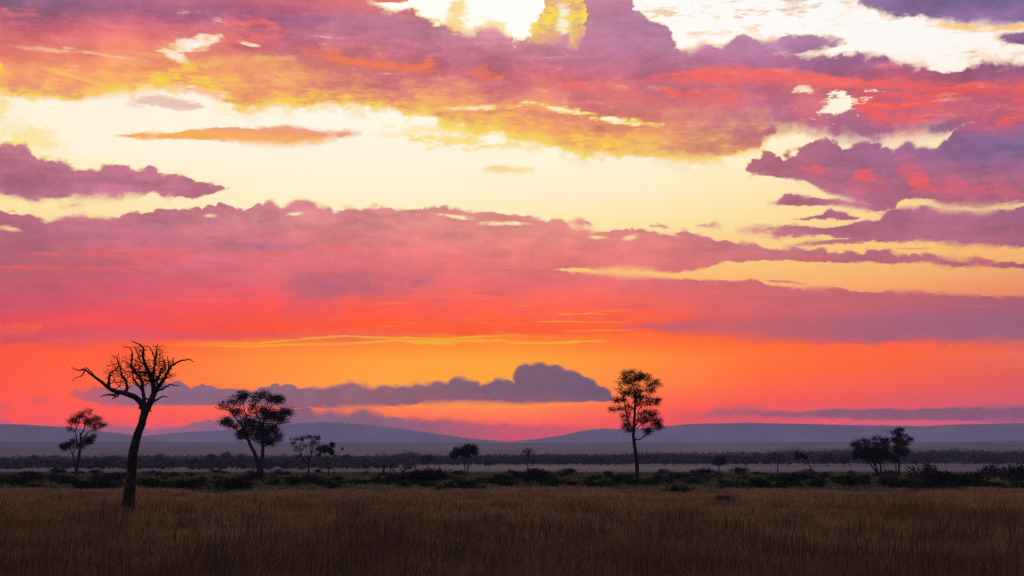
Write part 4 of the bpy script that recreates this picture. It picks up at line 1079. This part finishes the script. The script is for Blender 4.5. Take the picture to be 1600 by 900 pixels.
place_bush(1068, 125, 3, .78, 'wide low bush at the edge of the brown grass, right of the tall slim tree')
place_bush(712, 132, 1, .85, 'dark bush at the front edge of the scrub under the flat-topped centre tree')
place_bush(742, 134, 7, .8, 'upright dark bush touching the front bush below the flat-topped centre tree')
place_bush(82, 350, 3, 1.25, 'rounded bush rising above the scrub at far left, beside the slender tree')
place_bush(1005 + 22, 230, 4, 1.0, 'rounded bush just right of the foot of the tall slim tree')
place_bush(1440, 262, 7, 1.9, 'ragged tall bush rising above the scrub, right of the clump of three trees')
place_bush(1461, 258, 5, 1.9, 'thin twiggy bush rising beside the ragged tall bush at right')
place_bush(1553, 262, 7, 2.1, 'spiky tall bush rising above the scrub near the right edge')
front = [(20,170,3),(60,160,6),(130,148,3),(150,150,8),(175,152,1),(215,165,4),(235,160,0),(262,165,6),(300,150,3),(330,152,1),(352,150,3),(372,156,8),(430,185,6),(455,178,3),(478,186,1),(505,172,0),(520,168,6),
         (555,205,4),(585,200,8),(612,180,1),(640,166,3),(668,165,6),(700,150,0),(730,160,4),(780,172,6),(800,168,3),(845,168,1),(868,170,3),(892,172,6),(925,165,8),(940,168,1),(985,170,3),(1010,185,0),(1130,165,6),(1160,160,1),(1185,160,3),(1206,165,8),
         (1240,170,4),(1280,175,6),(1320,172,3),(1340,178,1),(1380,170,0),(1410,160,6),(1440,152,3),(1452,156,1),(1480,165,8),(1510,160,3),(1535,158,6),(1560,162,4),(1585,155,1)]
G1 = 'bushes along the front of the scrub'
MARKS = [(200, 'the dead tree'), (405, 'the broad two-stemmed tree'), (730, 'the flat-topped centre tree'), (996, 'the tall slim tree'), (1388, 'the clump of three trees')]
ORD = ['first', 'second', 'third', 'fourth', 'fifth', 'sixth', 'seventh', 'eighth', 'ninth', 'tenth', 'eleventh', 'twelfth']
LOOK = {0: 'rounded dark', 1: 'broad dark', 2: 'brownish', 3: 'very wide dark', 4: 'wide low', 5: 'small twiggy brown', 6: 'wide rounded', 7: 'tall upright', 8: 'broad rounded', 9: 'small low'}
def by_mark(pxs):
    out = {}
    near = {p: min(MARKS, key=lambda m: abs(m[0] - p)) for p in pxs}
    for m in MARKS:
        for side, w in ((-1, 'left'), (1, 'right')):
            grp = sorted([p for p in pxs if near[p] is m and (p - m[0]) * side > 0], key=lambda p: abs(p - m[0]))
            for p in pxs:
                if p == m[0]: out[p] = 'directly in line with ' + m[1]
            for i, p in enumerate(grp): out[p] = ORD[min(i, 11)] + ' to the ' + w + ' of ' + m[1]
    return out
bm = by_mark([f[0] for f in front])
for px, d, i in front:
    place_bush(px + random.uniform(-4, 4), d * random.uniform(.96, 1.04), i, random.uniform(.75, 1.1), LOOK[i] + ' front-row bush, ' + bm[px], G1)
G2 = 'bushes in the scrub belt'
for k in range(225):
    u = random.random()
    d = 1 / (1 / 185 * (1 - u) + 1 / 400 * u); px = random.uniform(-60, 1660)
    if px > 1050 and d > 330 and random.random() < .4: d -= 60
    if 240 < px < 300 and d < 230: d += 90
    place_bush(px, d, random.choice([0, 1, 2, 3, 4, 5, 6, 7, 8, 9, 3, 1]), random.choice([.5, .65, .8, .9, 1, 1.15, 1.35]) * random.uniform(.9, 1.1) * (1 + (d - 150) / 700) * (.72 if d > 240 else 1), 'low dark bush within the scrub belt behind the front row', G2)
for k in range(10):
    if not used[k]:
        place_bush(400 + 40 * k, 240, k, 1, 'low dark bush within the scrub belt behind the front row', G2)

# ------------------------------------------------------------------ far wood and hazy trees
def wood():
    C, S = [], []
    r = np.random.default_rng(77)
    top = [(-400,711),(0,714),(80,712),(160,713),(240,711),(320,713),(400,712),(440,711),(520,711),(560,712),(620,710),(631,707),(651,706),(665,712),(720,711),(800,712),(860,710),(940,709),(1000,708),(1100,707),(1130,706),(1200,706),(1240,704),(1280,705),(1340,702),(1420,705),(1500,702),(1560,704),(1600,703),(2000,705)]
    stems = []
    for row in range(4):
        n = 520
        for k in range(n):
            px = -420 + 2440 * (k + r.random()) / n
            leftish = np.clip((620 - px) / 200, 0, 1)
            d = 1180 + row * 110 + r.normal(0, 30) + leftish * 380 
            ph = np.interp(px, *zip(*top)) + r.normal(0, 1.5) - (r.random() < .07) * 2.5 + 1.2 * math.sin(px * .021) * math.sin(px * .0073 + 2) + (1.5 if row == 0 else 0)
            h = 3 + (722 - ph) / F * d
            if row == 0: h *= .75 + .25 * r.random()
            x = (px - 800) / F * d * .993; w = h * (.32 + .3 * r.random())
            m = 90
            v = r.normal(0, 1, (m, 3)); v /= np.linalg.norm(v, axis=1)[:, None]; v *= (r.random(m) ** .35)[:, None]
            C.append(np.stack([x + v[:, 0] * w, d + v[:, 1] * w, h * .55 + v[:, 2] * h * .45], -1))
    for k in range(900):
        d = 560 + 560 * r.random() ** .8; px = -300 + 960 * r.random() ** .9
        if px > 560 and r.random() < (px - 560) / 100: continue
        h = 2.2 + 2.6 * r.random() + (d - 560) / 300; x = (px - 800) / F * d * .993; w = h * (.5 + .4 * r.random()); m = 40
        v = r.normal(0, 1, (m, 3)); v /= np.linalg.norm(v, axis=1)[:, None]; v *= (r.random(m) ** .35)[:, None]
        C.append(np.stack([x + v[:, 0] * w, d + v[:, 1] * w, h * .5 + v[:, 2] * h * .5], -1))
    C = np.concatenate(C); C[:, 2] = np.maximum(C[:, 2], .2)
    V, Fc = leaf_cards(C, 1.8, r, .8)
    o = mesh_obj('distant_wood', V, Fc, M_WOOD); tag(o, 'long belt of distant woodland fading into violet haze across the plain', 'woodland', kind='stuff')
wood()
hz = [(52,1150,9,'left of the slender tree'),(176,1120,9,'between the slender tree and the dead tree'),(248,1100,9,''),(330,1000,9,''),(352,980,10,''),(376,1010,9,''),(540,900,8,''),(668,700,7,''),(763,640,4,''),(1166,820,6,''),(1294,800,8,''),(1320,820,7,'')]
proto = None
def hazy_tree(px, d, h, seed, label):
    s = h / 26.0
    return build_tree('hazy_tree', px, d, [([(0,0),(.4,5),(-.3,10)], 1.4, .8, None), ([(0,7),(-4,13)], .7, .4, 0), ([(0,8),(4,14)], .7, .4, 0)],
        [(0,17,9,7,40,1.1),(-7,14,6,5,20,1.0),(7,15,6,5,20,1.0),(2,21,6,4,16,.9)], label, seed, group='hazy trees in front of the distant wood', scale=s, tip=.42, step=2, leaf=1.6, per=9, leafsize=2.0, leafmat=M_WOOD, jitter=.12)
hm = by_mark([h[0] for h in hz])
for k, (px, d, h, w) in enumerate(hz):
    hazy_tree(px, d, h, 200 + k, 'small hazy far tree, ' + hm[px])

# ------------------------------------------------------------------ birds
def bird(px, py, d, span, label, bank):
    dx_, dy_, dz_ = ray(px, py); t = d / dy_
    root = empty('bird', (dx_ * t, d, CAMH + dz_ * t), label, 'bird')
    r = span
    V, Fc = tubes([(np.array([(-.28, 0, 0), (-.18, 0, .0), (0, 0, .01), (.16, 0, .0), (.24, 0, .02), (.3, 0, .0)]) * r, np.array([.01, .05, .085, .06, .04, .008]) * r)], 8)
    mesh_obj('body', V, Fc, M_FEATHER, root, True)
    for sgn in (1, -1):
        P = np.array([(-.1, 0, .02), (.1, 0, .03), (.12, .25, .14 + bank * sgn), (-.08, .25, .13 + bank * sgn), (.02, .52, .10 + bank * sgn * 2), (-.07, .5, .09 + bank * sgn * 2)]) * r
        P[:, 1] *= sgn
        Q = P.copy(); Q[:, 2] -= .012 * r
        mesh_obj('wing', np.concatenate([P, Q]), [np.array([[0, 1, 2, 3], [3, 2, 4, 5], [7, 6, 9, 8], [8, 9, 11, 10]])], M_FEATHER, root)
    P = np.array([(-.27, -.02, 0), (-.27, .02, 0), (-.42, .07, 0), (-.42, -.07, 0)]) * r
    mesh_obj('tail', P, [np.array([[0, 1, 2, 3]])], M_FEATHER, root)
    root.rotation_euler = (0, 0, random.uniform(-.7, .7) + .3)
    return root
bird(316, 602, 150, .42, 'small bird flying above the low cloud right of the dead tree', .08)
bird(226, 676, 130, .36, 'small bird flying low just right of the trunk of the dead tree', .02)
bird(311, 677, 150, .34, 'small bird flying low in front of the hills, left of the broad tree', .05)

# ------------------------------------------------------------------ haze
def haze():
    z0, z1 = -4.0, HAZE_TOP; R_ = HAZE_FAR
    V = [(x, y, z) for z in (z0, z1) for x, y in ((-R_, -R_), (R_, -R_), (R_, R_), (-R_, R_))]
    m = bpy.data.materials.new('haze'); m.use_nodes = True; t = m.node_tree; t.nodes.clear()
    out = t.nodes.new('ShaderNodeOutputMaterial'); p = t.nodes.new('ShaderNodeVolumePrincipled')
    p.inputs['Color'].default_value = (*HAZE_COL, 1); p.inputs['Density'].default_value = HAZE_K; p.inputs['Anisotropy'].default_value = 0.0
    t.links.new(p.outputs[0], out.inputs['Volume'])
    m.cycles.homogeneous_volume = True
    o = mesh_obj('haze', V, [np.array([[3, 2, 1, 0], [4, 5, 6, 7], [0, 1, 5, 4], [1, 2, 6, 5], [2, 3, 7, 6], [3, 0, 4, 7]])], m)
    tag(o, 'thin violet evening haze over the plain', 'haze', kind='stuff')
haze()
